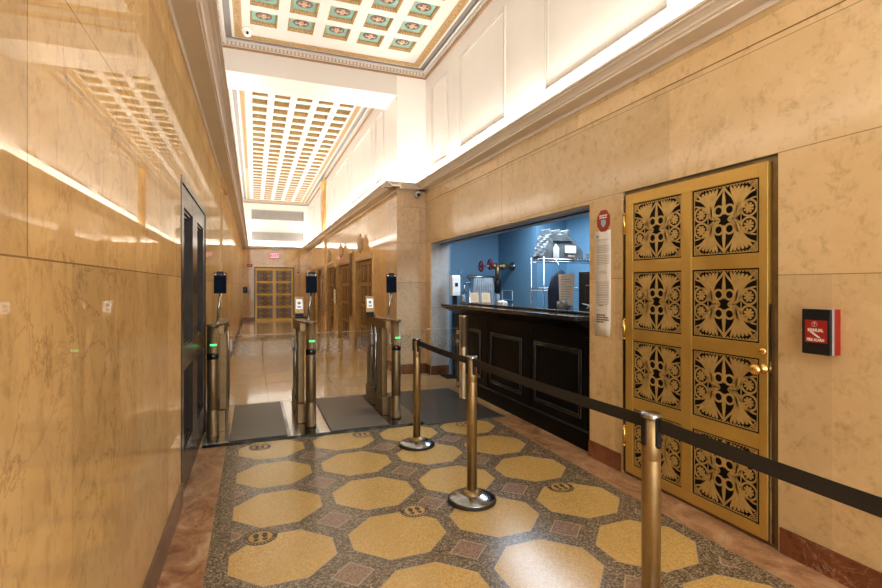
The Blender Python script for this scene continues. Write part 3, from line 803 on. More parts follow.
# ------------------------------------------------------------------ turnstile platform and mats
t = thing('turnstile_platform', 'dark raised floor plate under the turnstiles and mats', 'floor plate', (0, 0, 0))
b = MB().prism([(4.80, 0), (4.83, .018), (6.34, .018), (6.37, 0)], -.435, 1.66, 'x', 'black_gloss'); b.build('plate', t)
for x0, x1 in ((-.43, -.215), (.33, .42), (.60, .70)): MB().box(x0, x1, 4.85, 6.32, .018, .0195, 'chrome').build('steel_strip', t)
def floor_mat(label, poly, m, z):
    o = MB()
    o.prism(poly, z, z + .008, 'z', m)
    x = o.build('floor_mat'); tag(x, label, 'mat', 'rubber mats in the turnstile lanes')
floor_mat('grey rubber mat in the left turnstile lane, nearest the left wall', [(-.205, 4.86), (.30, 4.86), (.30, 6.30), (-.205, 6.30)], 'mat_grey', .0205)
floor_mat('grey rubber mat in the middle turnstile lane', [(.71, 4.84), (1.30, 4.84), (1.30, 6.32), (.71, 6.32)], 'mat_grey', .0205)
b = MB().prism([(1.67, 4.76), (2.60, 4.76), (2.58, 4.85), (2.56, 6.37), (1.67, 6.37)], 0, .012, 'z', 'mat_black').build('floor_mat')
tag(b, 'wide dark grey rubber mat in the right lane beside the reception counter', 'mat', 'rubber mats in the turnstile lanes')

# ------------------------------------------------------------------ turnstiles
def glass_leaf(parent, x0, x1, y, z0=.17, z1=.92):
    g = MB().box(x0, x1, y - .005, y + .005, z0, z1, 'glass').build('glass_leaf', parent)
    MB().box(x0 + .01, x1 - .01, y - .0065, y - .0055, z1 - .23, z1 - .06, 'frosted').build('frosted_band', g)
    MB().box(x0, x1, y - .005, y + .005, z1, z1 + .003, 'glass_edge').build('top_edge', g)
    return g
def turnstile(px, s, label, reader, leaves, tdx):
    t = thing('turnstile', label, 'turnstile', (px, 5.09, .0197), 0, 'bronze turnstile pedestals')
    Z = 1.05
    MB().lathe([(.055, 0), (.055, .02), (.050, .022), (.050, .245), (.0485, .247), (.0485, .252), (.050, .254), (.050, Z)], 'post_bronze', (0, 0, 0), 32).build('front_post', t)
    MB().lathe([(.0515, .735), (.0515, .795)], 'black_gloss', (0, 0, 0), 28).build('sensor_band', t)
    MB().lathe([(.0500, .864), (.0520, .864), (.0520, .882), (.0500, .882)], 'led_green', (0, 0, 0), 10, a0=PI * 1.36, a1=PI * 1.74).build('status_light', t)
    cx = s * .062
    # top cover: rounded nose over the post, running back over the body
    nose = [(.058 * math.cos(a), .058 * math.sin(a)) for a in [PI + PI * k / 14 for k in range(15)]]
    xa, xb = sorted((cx - .058, cx + .045))
    poly = nose + [(xb + (.013 if s > 0 else 0), .30), (xb, 1.02), (xa, 1.02), (xa, .30)]
    MB().prism(poly, Z, Z + .014, 'z', 'post_bronze').build('top_cover', t)
    MB().box(cx - .045, cx + .035, .035, 1.0, Z - .085, Z - .001, 'brass_dark', .004).build('cover_skirt', t)
    for y0, y1 in ((.21, .44), (.70, .98)):
        b = MB()
        b.box(cx - .045 * (1 if s < 0 else .40), cx + .045 * (1 if s > 0 else .40), y0, y1, .20, Z - .086, 'brass_dark', .004)
        for k in range(2): b.box(cx - .049 * (1 if s < 0 else .4), cx + .049 * (1 if s > 0 else .4), y0 + .03 + k * .10, y0 + .09 + k * .10, .24, Z - .13, 'post_bronze', .003)
        b.build('body_panel', t)
    MB().box(cx - .055, cx + .04, .14, .46, 0, .20, 'brass_dark', .004).build('base_block', t)
    MB().box(cx - .055, cx + .04, .68, 1.0, 0, .20, 'brass_dark', .004).build('base_block', t)
    side = cx + s * .050
    for yy in (.475, .655): MB().cyl((cx + (.038 if s > 0 else -.052), yy, 0), .011, .2, Z - .09, 'chrome', 12).build('hinge_rod', t)
    MB().box(cx - .006, cx + .002, .46, .68, .20, Z - .09, 'glass').build('glass_core', t)
    for x0, x1 in leaves:
        g = glass_leaf(t, x0, x1, .565, .15, .90)
        xe = x0 if abs(x0) < abs(x1) else x1
        MB().box(min(xe, xe + .03 * (1 if xe > 0 else -1)) - .0, max(xe, xe + .03 * (1 if xe > 0 else -1)), .55, .58, .74, .86, 'vent_metal', .003).build('glass_clamp', g)
    # face terminal on a chrome pole
    MB().tube([(tdx[0], .24, Z + .012), (tdx[1], .24, Z + .34)], .012, 'chrome', 14).cyl((tdx[0], .24, 0), .028, Z + .012, Z + .020, 'chrome', 16).build('terminal_pole', t)
    tb = MB().box(-.058, .058, -.012, .012, 0, .208, 'black_plastic', .006).box(-.03, .03, -.010, .010, .205, .222, 'black_plastic', .004).build('face_terminal', t, (tdx[1], .222, Z + .305), (-.06, 0, 0))
    MB().box(-.052, .052, -.0145, -.0125, .008, .175, 'screen_navy').build('screen', tb)
    for xx in (-.042, .042): MB().cyl((xx, 0, .192), .009, -.0150, -.0125, 'white_plastic', 12, 'y').build('lamp_window', tb)
    MB().box(-.026, .026, -.0150, -.0125, .184, .200, 'dark_glass').build('camera_window', tb)
    if reader is not None:
        rd = MB().box(-.054, .054, -.014, .014, 0, .20, 'brass_dull', .004).box(-.045, .045, -.004, .03, -.045, .0, 'black_plastic', .003).build('code_reader', t, (reader, .70, Z + .062), (-.25, 0, 0))
        MB().box(-.036, .036, -.0165, -.0142, .052, .165, 'screen_white').build('screen', rd)
        MB().cyl((0, 0, .122), .020, -.0175, -.0167, 'grey_plastic', 16, 'y').box(-.022, .022, -.0175, -.0167, .066, .086, 'grey_plastic').build('screen_symbol', rd)
        MB().box(-.05, .05, .62, .82, Z + .014, Z + .03, 'black_plastic', .003).build('reader_plinth', t, (reader, 0, 0))
    return t
turnstile(-.365, 1, 'leftmost turnstile, standing against the black double door', None, [(.12, .448)], (.024, .050))
turnstile(.541, -1, 'middle turnstile between the two grey lane mats', -.055, [(-.448, -.12), (.06, .445)], (-.004, .030))
turnstile(1.439, -1, 'right turnstile in front of the marble pier', -.125, [(-.448, -.12), (.06, .50)], (-.028, .010))
t = thing('gate_post', 'thick satin gold gate post standing beside the end of the black counter', 'gate post', (2.49, 5.65, .012))
MB().lathe([(.062, 0), (.062, .035), (.058, .037), (.058, .66), (.0565, .662), (.0565, .668), (.058, .67), (.058, 1.035), (.060, 1.037), (.060, 1.06), (.055, 1.066), (0, 1.066)], 'post_satin', (0, 0, 0), 32).build('post', t)
g = glass_leaf(t, -.50, -.085, 0, .15, .905)
for z in (.20, .74, .96 - .11):
    MB().box(-.105, -.05, -.018, .018, z - .02, z + .025, 'brass_dull', .003).build('bracket', t)

# ------------------------------------------------------------------ queue stanchions
def stanchion(px, py, label, to=None):
    t = thing('queue_stanchion', label, 'barrier post', (px, py, 0), 0, 'brass queue posts with black belts')
    MB().lathe([(.163, 0), (.165, .004), (.165, .016), (.160, .020)], 'black_rubber', (0, 0, 0), 40).build('rubber_rim', t)
    MB().lathe([(.161, .018), (.150, .028), (.115, .043), (.080, .052), (.060, .056)], 'steel_dark', (0, 0, 0), 40).build('base', t)
    MB().lathe([(.072, .052), (.070, .060), (.045, .072), (.036, .078), (.0, .078)], 'brass_dull', (0, 0, 0), 32).build('base_collar', t)
    MB().lathe([(.034, .074), (.034, .80), (.0335, .802), (.0335, .806), (.0345, .808), (.0345, .962)], 'brass_dull', (0, 0, 0), 28).build('post', t)
    MB().lathe([(.0365, .955), (.0375, .958), (.0375, .972), (.034, .976), (0, .977)], 'steel_dark', (0, 0, 0), 28).build('cap', t)
    for sg in (1, -1):
        MB().box(-.012, .012, *sorted((sg * .028, sg * .040)), .86, .966, 'black_plastic', .002).lathe([(.010, sg * .030), (.010, sg * .042), (0, sg * .044)], 'black_plastic', (0, 0, .862), 10, 'y').build('belt_slot', t)
    MB().box(*sorted((-.028, -.040)), -.011, .011, .86, .962, 'black_plastic', .002).build('belt_slot', t)
    if to:
        dx, dy = to[0] - px, to[1] - py
        L = math.hypot(dx, dy); ux, uy = dx / L, dy / L; n = 12
        b = MB(); i = b.mi('belt'); rows = []
        for k in range(n + 1):
            f = k / n; d = .034 + (L - .068) * f; sag = -.010 * math.sin(PI * f)
            lean = .004 * math.sin(PI * f)
            cx, cy = ux * d, uy * d; nx, ny = -uy * .0009, ux * .0009
            rows.append([b.bm.verts.new((cx + q * nx + lean, cy + q * ny, z + sag)) for q, z in ((1, .913), (-1, .913), (-1, .961), (1, .961))])
        for a, c in zip(rows, rows[1:]):
            for k in range(4):
                f = b.bm.faces.new((a[k], a[(k + 1) % 4], c[(k + 1) % 4], c[k])); f.material_index = i
        for r_ in (rows[0], rows[-1]): b.bm.faces.new(r_).material_index = i
        b.build('belt', t)
P4, P3, P1, P2 = (1.368, 0.0), (1.386, 1.410), (1.375, 2.985), (1.385, 4.205)
stanchion(*P2, 'farthest brass queue post, just in front of the turnstile mats', P1)
stanchion(*P1, 'brass queue post with domed steel base standing mid floor before the counter', P3)
stanchion(*P3, 'nearest brass queue post, in front of the gilded ornamental door', P4)
stanchion(*P4, 'brass queue post holding the near end of the belt, outside the right edge', None)

# ------------------------------------------------------------------ floor stickers
for k, (x, y, lab) in enumerate(((.035, 2.99, 'round footprint floor sticker nearest the left wall, close to the camera'), (.968, 2.985, 'round footprint floor sticker left of the mid floor queue post'), (2.062, 2.955, 'round footprint floor sticker before the counter on the right'),
                                 (.05, 4.66, 'round footprint floor sticker at the left lane mat edge'), (.99, 4.70, 'round footprint floor sticker at the middle lane mat edge'), (2.06, 4.66, 'round footprint floor sticker at the edge of the counter side mat'))):
    t = thing('floor_sticker', lab, 'sticker', (x, y, 0), 0, 'footprint stickers on the floor')
    MB().lathe([(.094, .0003), (.094, .0012), (.066, .0012), (.066, .0003)], 'sticker_grey', (0, 0, 0), 36, smooth=False, cap=False).build('ring', t)
    MB().lathe([(.066, .0003), (.066, .0010), (0, .0010)], 'sticker_clear', (0, 0, 0), 30, smooth=False).build('backing', t)
    b = MB()
    for j in range(26):
        if j in (0, 12, 13, 25): continue
        a = 2 * PI * j / 26; ca, sa = math.cos(a), math.sin(a)
        hw, hh = .005, .006
        pts = [(.080 * ca + q * hw * -sa + r * hh * ca, .080 * sa + q * hw * ca + r * hh * sa) for q, r in ((-1, -1), (1, -1), (1, 1), (-1, 1))]
        b.quad([(p[0], p[1], .0014) for p in pts], 'paper_tan')
    b.build('ring_lettering', t)
    for sg in (-1, 1):
        sole = []
        for j in range(18):
            a = 2 * PI * j / 18
            wv = .017 * (1.0 if math.sin(a) > 0 else .85)
            sole.append((sg * .024 + wv * math.cos(a), .014 + .029 * math.sin(a)))
        heel = [(sg * .024 + .0155 * math.cos(PI + PI * j / 10), -.021 + .027 * math.sin(PI + PI * j / 10)) for j in range(11)]
        MB().prism(sole, .0003, .0016, 'z', 'sticker_grey').prism(heel, .0003, .0016, 'z', 'sticker_grey').build('footprint', t)

# ------------------------------------------------------------------ reception counter
t = thing('reception_counter', 'long black panelled reception counter with moulded top in the wall opening', 'counter', (0, 0, 0))
CX = 2.725; CY0, CY1 = 3.425, 6.44
b = MB().box(CX, 2.82, CY0, CY1, .16, 1.04, 'black_paint').box(2.82, 3.20, CY1 - .05, CY1, .0, 1.04, 'black_paint').box(3.15, 3.20, CY0, CY1 - .05, .0, 1.04, 'black_paint')
b.build('body', t)
MB().box(CX + .0, 2.85, CY0, CY1, 0, .15, 'black_paint').prism([(CX, .15), (CX - .016, .15), (CX - .016, .165), (CX - .006, .178), (CX, .178)], CY0, CY1, 'y', 'black_paint').build('plinth', t)
for y0, y1 in ((3.57, 4.36), (4.60, 5.36), (5.62, 6.30)):
    pn = MB().box(CX - .003, CX, y0 + .05, y1 - .05, .32, .83, 'black_paint').build('front_panel', t)
    b = MB()
    for o_, d in ((0, .014), (.016, .010), (.030, .018)):
        a0, a1, c0, c1 = y0 + o_, y1 - o_, .265 + o_, .885 - o_
        for bb in ((a0, a0 + .012, c0, c1), (a1 - .012, a1, c0, c1), (a0 + .012, a1 - .012, c0, c0 + .012), (a0 + .012, a1 - .012, c1 - .012, c1)):
            b.box(CX - d, CX, *bb, 'black_gloss', .003)
    b.build('panel_moulding', pn)
for yc in (3.49, 4.48, 5.49):
    MB().box(CX - .008, CX, yc - .045, yc + .045, .18, 1.0, 'black_paint', .002).build('stile', t)
# moulded overhang (front and left end)
prof = [(0, 1.035), (-.012, 1.035), (-.014, 1.055), (-.030, 1.062), (-.055, 1.080), (-.10, 1.108), (-.135, 1.128), (-.150, 1.135), (-.150, 1.150), (0, 1.150)]
MB().prism([(CX + p, z) for p, z in prof], CY0, CY1, 'y', 'black_paint').prism([(CY1 - p, z) for p, z in prof], CX, 3.20, 'x', 'black_paint') \
    .build('cornice_moulding', t)
# mitre block where the front and end mouldings meet
b = MB(); i = b.mi('black_paint')
L0 = [b.bm.verts.new((CX + p, CY1, z)) for p, z in prof]; L1 = [b.bm.verts.new((CX + p, CY1 - p, z)) for p, z in prof]; L2 = [b.bm.verts.new((CX, CY1 - p, z)) for p, z in prof]
for A, B in ((L0, L1), (L1, L2)):
    for k in range(1, len(prof) - 2): b.bm.faces.new((A[k], A[k + 1], B[k + 1], B[k])).material_index = i
b.build('corner_moulding', t)
MB().box(2.55, 3.25, CY0 - .0, 6.62, 1.150, 1.190, 'black_gloss', .004).build('countertop', t)
MB().box(2.84, 3.25, CY0, 6.60, 1.190, 1.212, 'black_gloss', .004).build('raised_ledge', t)
ZT = 1.2125
# ------------------------------------------------------------------ things on the counter
for x, y, lab in ((2.88, 6.16, 'left of the two tan cards standing on the counter'), (3.03, 6.10, 'right of the two tan cards standing on the counter')):
    c = thing('display_card', lab, 'card', (x, y, ZT), -.25, 'tan cards on the counter')
    MB().box(-.062, .062, 0, .003, 0, .15, 'paper_tan').xf(Matrix.Rotation(-.30, 4, 'X')).build('card', c)
    b = MB()
    for k, w in enumerate((.03, .04, .035, .02)): b.box(-w, w, -.001, 0, .105 - k * .02, .111 - k * .02, 'ink_grey')
    b.xf(Matrix.Rotation(-.30, 4, 'X')).build('printed_text', c)
    MB().box(-.055, .055, -.005, .06, 0, .006, 'black_plastic').build('stand', c)
c = thing('sanitizer_bottle', 'small clear pump bottle on the counter left of the tan cards', 'bottle', (2.845, 6.48, ZT))
MB().lathe([(.030, 0), (.033, .01), (.033, .09), (.024, .108), (.012, .112), (.0, .112)], 'cloth_grey', (0, 0, 0), 20).build('bottle', c)
MB().lathe([(.013, .112), (.013, .128), (.005, .129), (.005, .145), (0, .145)], 'black_plastic', (0, 0, 0), 12).box(-.03, .008, -.006, .006, .143, .151, 'black_plastic').build('pump', c)
c = thing('tissue', 'crumpled white tissue on the counter right of the tan cards', 'tissue', (3.12, 5.80, ZT))
b = MB()
bmesh.ops.create_icosphere(b.bm, subdivisions=3, radius=1, matrix=Matrix.Diagonal((.06, .09, .03, 1)))
b.mi('white_plastic')
for v in b.bm.verts:
    v.co *= 1 + .22 * math.sin(v.co.x * 140 + v.co.y * 60) * math.cos(v.co.y * 90 + v.co.z * 200); v.co.z = max(0, v.co.z + .012)
b.build('crumple', c)
c = thing('cable', 'white cable looped on the counter at its right end', 'cable', (3.10, 4.05, ZT))
MB().tube([(.10 + .10 * math.cos(a), .0 + .14 * math.sin(a) - .02 * a, .006 + .05 * abs(math.sin(a * .7))) for a in [k * .35 for k in range(22)]], .0045, 'white_plastic', 8).build('cord', c)
c = thing('plastic_bag', 'crumpled clear plastic bag on the counter under the paper notice', 'bag', (2.93, 4.165, ZT))
b = MB(); bmesh.ops.create_icosphere(b.bm, subdivisions=3, radius=1, matrix=Matrix.Diagonal((.055, .06, .055, 1))); b.mi('cloth_grey')
for v in b.bm.verts:
    v.co *= 1 + .2 * math.sin(v.co.x * 110 + v.co.z * 80) * math.cos(v.co.y * 120); v.co.z = max(0, v.co.z + .04)
b.build('crumple', c)

# hand sanitizer stand by the counter end
c = thing('sanitizer_stand', 'black floor stand carrying a white hand sanitizer dispenser beside the jamb', 'dispenser stand', (2.96, 7.18, 0))
MB().box(-.15, .17, -.15, .13, 0, .018, 'black_plastic', .004).build('base_plate', c)
MB().box(.01, .08, -.02, .02, .018, 1.40, 'black_plastic', .004).build('post', c)
MB().box(-.03, .11, -.10, -.02, 1.10, 1.13, 'black_plastic', .004).build('drip_tray', c)
d = MB().prism([(-.11, 1.30), (-.12, 1.36), (-.115, 1.58), (-.10, 1.62), (-.02, 1.62), (-.02, 1.30)], -.04, .09, 'x', 'white_plastic').build('dispenser', c)
MB().box(.0, .05, -.124, -.115, 1.44, 1.50, 'black_plastic', .003).build('sensor_window', d)
c = thing('fabric_bundle', 'dark navy fabric bundle leaning in the gap between counter end and jamb', 'bundle', (2.99, 6.93, 0))
b = MB(); b.lathe([(.05, 0), (.095, .10), (.10, .35), (.085, .65), (.06, .92), (.03, 1.02), (0, 1.03)], 'navy_cloth', (0, 0, 0), 14, sx=.8, sy=1)
for v in b.bm.verts: v.co.x += .01 * math.sin(v.co.z * 14); v.co.y -= v.co.z * .03
b.build('fabric', c)

# ------------------------------------------------------------------ inside the desk room
XB = 4.17
c = thing('standpipe_valve', 'brass standpipe with two dark red handwheels on the blue wall', 'pipe valve', (XB, 7.36, 1.785))
MB().lathe([(.075, 0), (.075, -.02), (.045, -.025), (.045, -.06)], 'steel_dark', (0, 0, 0), 22, 'x').build('wall_flange', c)
MB().lathe([(.036, -.05), (.036, -.14), (.055, -.15), (.062, -.19), (.055, -.23), (.036, -.24), (.036, -.33), (.050, -.33), (.050, -.40), (.036, -.40)], 'brass_dark', (0, 0, 0), 20, 'x').build('pipe', c)
MB().cyl((-.30, 0, 0), .045, -.24, .05, 'brass_dark', 18).lathe([(.055, -.24), (.065, -.26), (.065, -.33), (.055, -.35), (.05, -.44), (.03, -.46)], 'black_plastic', (-.30, 0, 0), 18).build('riser', c)
def wheel(cx, cy, cz):
    b = MB(); b.tube([(cx, cy + .085 * math.cos(2 * PI * k / 20), cz + .085 * math.sin(2 * PI * k / 20)) for k in range(21)], .014, 'red_wheel', 8)
    for k in range(5):
        a = 2 * PI * k / 5; b.tube([(cx, cy, cz), (cx, cy + .08 * math.cos(a), cz + .08 * math.sin(a))], .009, 'red_wheel', 6)
    b.cyl((0, cy, cz), .022, cx - .015, cx + .015, 'red_wheel', 12, 'x')
    o = b.build('handwheel', c); o['label'] = 'dark red spoked handwheel'
wheel(-.44, 0, .03); wheel(-.56, .10, .0)
MB().tube([(-.40, 0, .0), (-.57, .10, 0)], .012, 'steel_dark', 10).build('valve_stem', c)
c = thing('fire_hose', 'white hose hanging down from the standpipe valve', 'hose', (3.87, 7.36, 0))
MB().tube([(0, 0, 1.31), (.005, 0, 1.20), (.01, -.01, 1.0), (.02, -.02, .6), (.03, -.02, .25), (.08, -.05, .03)], .036, 'cloth_grey', 12).build('hose', c)
c = thing('wall_plate', 'thin white outline frame on the blue wall right of the hose', 'frame', (XB, 7.56, 1.20))
b = MB()
for bb in ((-.19, .19, .165, .175), (-.19, .19, 0, .01), (-.19, -.18, 0, .175), (.18, .19, 0, .175)): b.box(-.012, 0, *bb, 'white_plastic')
b.build('frame', c)
c = thing('light_switch', 'small blue painted switch plate on the far blue wall', 'switch', (3.42, 7.9, 1.62))
MB().box(-.05, .05, -.012, 0, 0, .14, 'blue_wall', .004).build('plate', c); MB().box(-.012, .012, -.02, -.012, .05, .09, 'grey_plastic', .002).build('toggle', c)
# garment rail with draped grey cover
c = thing('garment_rack', 'grey rail with a pleated pale cover hanging behind the tan cards', 'rack', (3.52, 7.25, 0))
for xx in (-.22, .22): MB().tube([(xx, 0, .0), (xx, 0, 1.60)], .014, 'steel_dark', 10).build('upright', c)
MB().tube([(-.26, 0, 1.60), (.26, 0, 1.60)], .022, 'steel_dark', 10).build('rail', c)
MB().tube([(-.30, 0, 1.50), (-.33, -.02, 1.46), (-.33, -.02, 1.36), (-.27, 0, 1.34)], .010, 'steel_dark', 8).tube([(-.30, 0, 1.50), (-.22, 0, 1.52)], .010, 'steel_dark', 8).build('hook', c)
b = MB(); i = b.mi('cloth_grey'); n = 60; A = []
for k in range(n + 1):
    f = k / n; x = -.16 + .34 * f
    row = []
    for j in range(7):
        g = j / 6; xx = x * (1 + .45 * g) + .01 ; yy = -.03 + .022 * math.sin(f * 2 * PI * 9) * (.4 + g)
        row.append(b.bm.verts.new((xx, yy, 1.585 - .85 * g)))
    A.append(row)
for a, d in zip(A, A[1:]):
    for j in range(6):
        f = b.bm.faces.new((a[j], a[j + 1], d[j + 1], d[j])); f.material_index = i; f.smooth = True
o = b.build('draped_cover', c); md = o.modifiers.new('s', 'SOLIDIFY'); md.thickness = .004

# chrome wire shelving with covered machine
SY0, SY1, SX0, SX1 = 5.38, 5.68, 3.50, 4.62
c = thing('wire_shelf', 'chrome wire shelving unit in the desk room behind the counter', 'shelf', (0, 0, 0))
for xx in (SX0, SX1):
    for yy in (SY0, SY1): MB().cyl((xx, yy, 0), .010, 0, 1.83, 'steel_dark', 12).build('post', c)
for z in (.5, 1.42, 1.80):
    b = MB()
    for yy in (SY0, SY1): b.tube([(SX0, yy, z), (SX1, yy, z)], .007, 'chrome', 8); b.tube([(SX0, yy, z - .03), (SX1, yy, z - .03)], .005, 'chrome', 8)
    for xx in (SX0, SX1): b.tube([(xx, SY0, z), (xx, SY1, z)], .007, 'chrome', 8)
    for k in range(24):
        xx = SX0 + (k + .5) * (SX1 - SX0) / 24; b.tube([(xx, SY0, z + .006), (xx, SY1, z + .006)], .003, 'chrome', 6)
    b.build('wire_tray', c)
ZS = 1.812
c = thing('covered_machine', 'grey machine under a plastic dust cover on the top wire shelf', 'machine', (3.90, 5.61, ZS))
b = MB(); bmesh.ops.create_grid(b.bm, x_segments=1, y_segments=1, size=0)
b.bm.clear()
b.prism([(-.33, 0), (-.34, .05), (-.28, .20), (-.25, .33), (.04, .33), (.16, .24), (.28, .10), (.29, 0)], -.14, .14, 'y', 'sheet_plastic')
bmesh.ops.subdivide_edges(b.bm, edges=b.bm.edges[:], cuts=4, use_grid_fill=True)
for v in b.bm.verts:
    if v.co.z > .01:
        v.co += Vector((.007 * math.sin(v.co.z * 50 + v.co.y * 30), .008 * math.sin(v.co.x * 40 + v.co.z * 35), .008 * math.sin(v.co.x * 60)))
b.build('dust_cover', c)
b = MB()
for k in range(5): b.box(-.24 + k * .075, -.20 + k * .075, -.10, .10, .31, .40 - .02 * (k % 2), 'sheet_plastic', .006)
b.box(-.2, .10, -.16, -.138, .225, .24, 'black_plastic', .003)
b.build('top_ribs', c)
MB().box(-.02, .15, -.166, -.148, .08, .18, 'paper').build('paper_note', c)
MB().box(.03, .13, -.167, -.15, .025, .055, 'rosette_pink').build('label_strip', c)
c = thing('spray_bottle', 'white spray bottle standing on the wire shelf before the covered machine', 'bottle', (3.72, 5.395, 1.812))
MB().lathe([(.038, 0), (.040, .01), (.040, .13), (.030, .16), (.015, .175), (.015, .195)], 'white_plastic', (0, .03, 0), 18).build('bottle', c)
MB().box(-.014, .014, -.035, .05, .193, .235, 'black_plastic', .004).build('trigger', c)
c = thing('carton', 'pale carton lying on the front edge of the top wire shelf', 'box', (4.30, 5.43, 1.812))
MB().box(-.06, .28, -.06, .06, 0, .085, 'sheet_plastic', .006).build('box', c); MB().box(-.02, .08, -.062, -.06, .02, .07, 'paper').build('label', c)
c = thing('coat', 'black coat hanging from the left end of the wire shelf', 'coat', (3.60, 5.17, 0))
b = MB(); b.lathe([(.0, 1.66), (.05, 1.64), (.13, 1.55), (.16, 1.40), (.17, 1.1), (.18, .8), (.17, .72)], 'navy_cloth', (0, 0, 0), 24, sx=1, sy=.42)
for v in b.bm.verts: v.co.y += .012 * math.sin(v.co.x * 60 + v.co.z * 4); v.co.x += .01 * math.sin(v.co.z * 12)
b.build('cloth', c); MB().tube([(0, .0, 1.66), (0, .02, 1.72), (0, .09, 1.79), (0, .205, 1.80)], .004, 'chrome', 8).build('hanger_hook', c)
# work desk and its computer
c = thing('work_desk', 'low black desk behind the reception counter', 'desk', (3.62, 4.42, 0))
MB().box(-.30, .55, -.55, .55, .72, .76, 'black_paint', .003).build('desktop', c)
for xx, yy in ((-.25, -.5), (-.25, .5), (.5, -.5), (.5, .5)): MB().box(xx - .025, xx + .025, yy - .025, yy + .025, 0, .72, 'black_paint').build('leg', c)
c = thing('computer_monitor', 'large black monitor seen from the back behind the counter', 'monitor', (3.62, 4.42, .7605))
MB().box(-.14, .14, -.16, .16, 0, .02, 'black_plastic', .004).build('foot', c); MB().box(-.02, .03, -.04, .04, .02, .40, 'black_plastic').build('stand', c)
sc = MB().box(-.03, .03, -.46, .36, .30, .86, 'black_plastic', .012).box(-.06, -.03, -.2, .2, .40, .70, 'black_plastic', .01).build('housing', c)
MB().box(-.063, -.06, .10, .115, .60, .608, 'red').build('indicator', c)
MB().tube([(-.06, -.1, .50), (-.12, -.05, .44), (-.10, .06, .47), (-.14, .12, .40)], .006, 'white_plastic', 8).tube([(-.06, -.15, .45), (-.13, -.12, .36), (-.10, .0, .40), (-.15, -.18, .33)], .006, 'white_plastic', 8).build('cable', c)
c = thing('tablet_frame', 'pale framed screen edge on the wire shelf by the jamb', 'screen', (4.52, 5.27, 1.44))
MB().box(-.16, .14, -.01, .01, 0, .02, 'white_plastic').box(-.16, .14, -.01, .01, .18, .20, 'white_plastic').box(-.16, -.14, -.01, .01, .02, .18, 'white_plastic').box(-.14, .14, -.004, .01, .02, .18, 'screen_navy').build('frame', c)
c = thing('counter_notice', 'cream paper notice standing on the counter before the black monitor', 'notice', (3.08, 4.30, ZT))
b = MB().prism([(-.075, 0), (.065, -.0), (.085, .34), (-.085, .33)], 0, .003, 'y', 'paper'); b.xf(Matrix.Translation((0, 0, .03)) @ Matrix.Rotation(-.45, 4, 'Z')); b.build('sheet', c)
b = MB()
for k, w in enumerate((.03, .05, .05, .03, .055, .055, .05, .055, .05, .04)): b.box(-.06, -.06 + 2 * w, -.001, 0, .30 - k * .026, .307 - k * .026, 'ink_grey')
b.xf(Matrix.Translation((0, 0, .03)) @ Matrix.Rotation(-.45, 4, 'Z')); b.build('printed_text', c)
MB().box(-.06, .06, -.03, .05, 0, .035, 'plastic_clear').xf(Matrix.Rotation(-.45, 4, 'Z')).build('acrylic_foot', c)
c = thing('ceiling_light', 'wide fluorescent ceiling fixture in the blue desk room', 'ceiling lamp', (3.66, 5.55, 2.62))
MB().box(-.46, .46, -1.02, 1.02, -.05, 0, 'white_plastic').build('frame', c); MB().box(-.43, .43, -.99, .99, -.055, -.05, 'lamp_diffuser').build('diffuser', c)

# ------------------------------------------------------------------ things on the right wall
c = thing('fire_alarm', 'red manual fire alarm box with black front on the marble wall', 'fire alarm', (XR + .003, 1.578, 1.11))
MB().box(-.045, 0, -.066, .060, 0, .225, 'red', .003).build('back_box', c)
MB().box(-.062, -.045, -.064, .062, -.002, .227, 'grey_plastic', .002).build('front_rim', c)
fp = MB().box(-.080, -.062, -.064, .066, .0, .225, 'black_plastic', .004).build('front_cover', c)
pl = MB().box(-.082, -.080, -.052, .050, .058, .170, 'red', .001).build('label_plate', fp)
text_mesh('lettering', 'MANUAL', .022, 'white_paint', pl, face_minus_x(-.0825, .0, .120), .0004, bold=.0008, sx=.8)
text_mesh('lettering', 'FIRE ALARM', .019, 'white_paint', pl, face_minus_x(-.0825, .0, .072), .0004, bold=.0008, sx=.8)
text_mesh('lettering', 'T', .020, 'white_paint', pl, face_minus_x(-.0825, .004, .150), .0004)
MB().lathe([(.013, -.0826), (.0115, -.0826)], 'white_paint', (0, .004, .150), 18, 'x', cap=False).build('circle_mark', pl)
b = MB(); b.quad([(-.0828, .030, .113), (-.0828, .012, .112), (-.0828, -.026, .083), (-.0828, -.012, .083)], 'white_paint'); b.build('pull_handle_mark', pl)

c = thing('warning_sticker', 'red octagonal security sticker on the marble wall above the long paper notice', 'sticker', (XR, 3.236, 1.985))
r = .096
octp = [(r * 1.0 * math.cos(PI / 8 + k * PI / 4) * .88, r * math.sin(PI / 8 + k * PI / 4)) for k in range(8)]
MB().prism(octp, -.003, 0, 'x', 'red').build('plate', c)
b = MB()
for z, ws in ((.038, (.016, .012, .014)), (.020, (.012, .018, .010))):
    y = .05
    for w in ws: b.box(-.004, -.003, y - 2 * w, y, z, z + .011, 'white_paint'); y -= 2 * w + .005
b.build('printed_text', c)
MB().prism([(.028, .008), (-.028, .008), (-.028, -.03), (0, -.055), (.028, -.03)], -.0045, -.003, 'x', 'shield_blue').build('shield_emblem', c)
c = thing('wall_notice', 'tall narrow white paper notice taped to the marble wall left of the gilded door', 'notice', (XR, 3.24, 1.04))
b = MB(); i = b.mi('paper'); A = []
for k in range(13):
    z = .865 * k / 12; cur = .010 * max(0, (1 - k / 3)) ** 2
    A.append([b.bm.verts.new((-.002 - (cur if yy < 0 else .2 * cur) , yy, z)) for yy in (.102, .03, -.03, -.092)])
for a, d in zip(A, A[1:]):
    for j in range(3):
        f = b.bm.faces.new((a[j], a[j + 1], d[j + 1], d[j])); f.material_index = i; f.smooth = True
o = b.build('sheet', c); md = o.modifiers.new('s', 'SOLIDIFY'); md.thickness = .0012; md.offset = 0
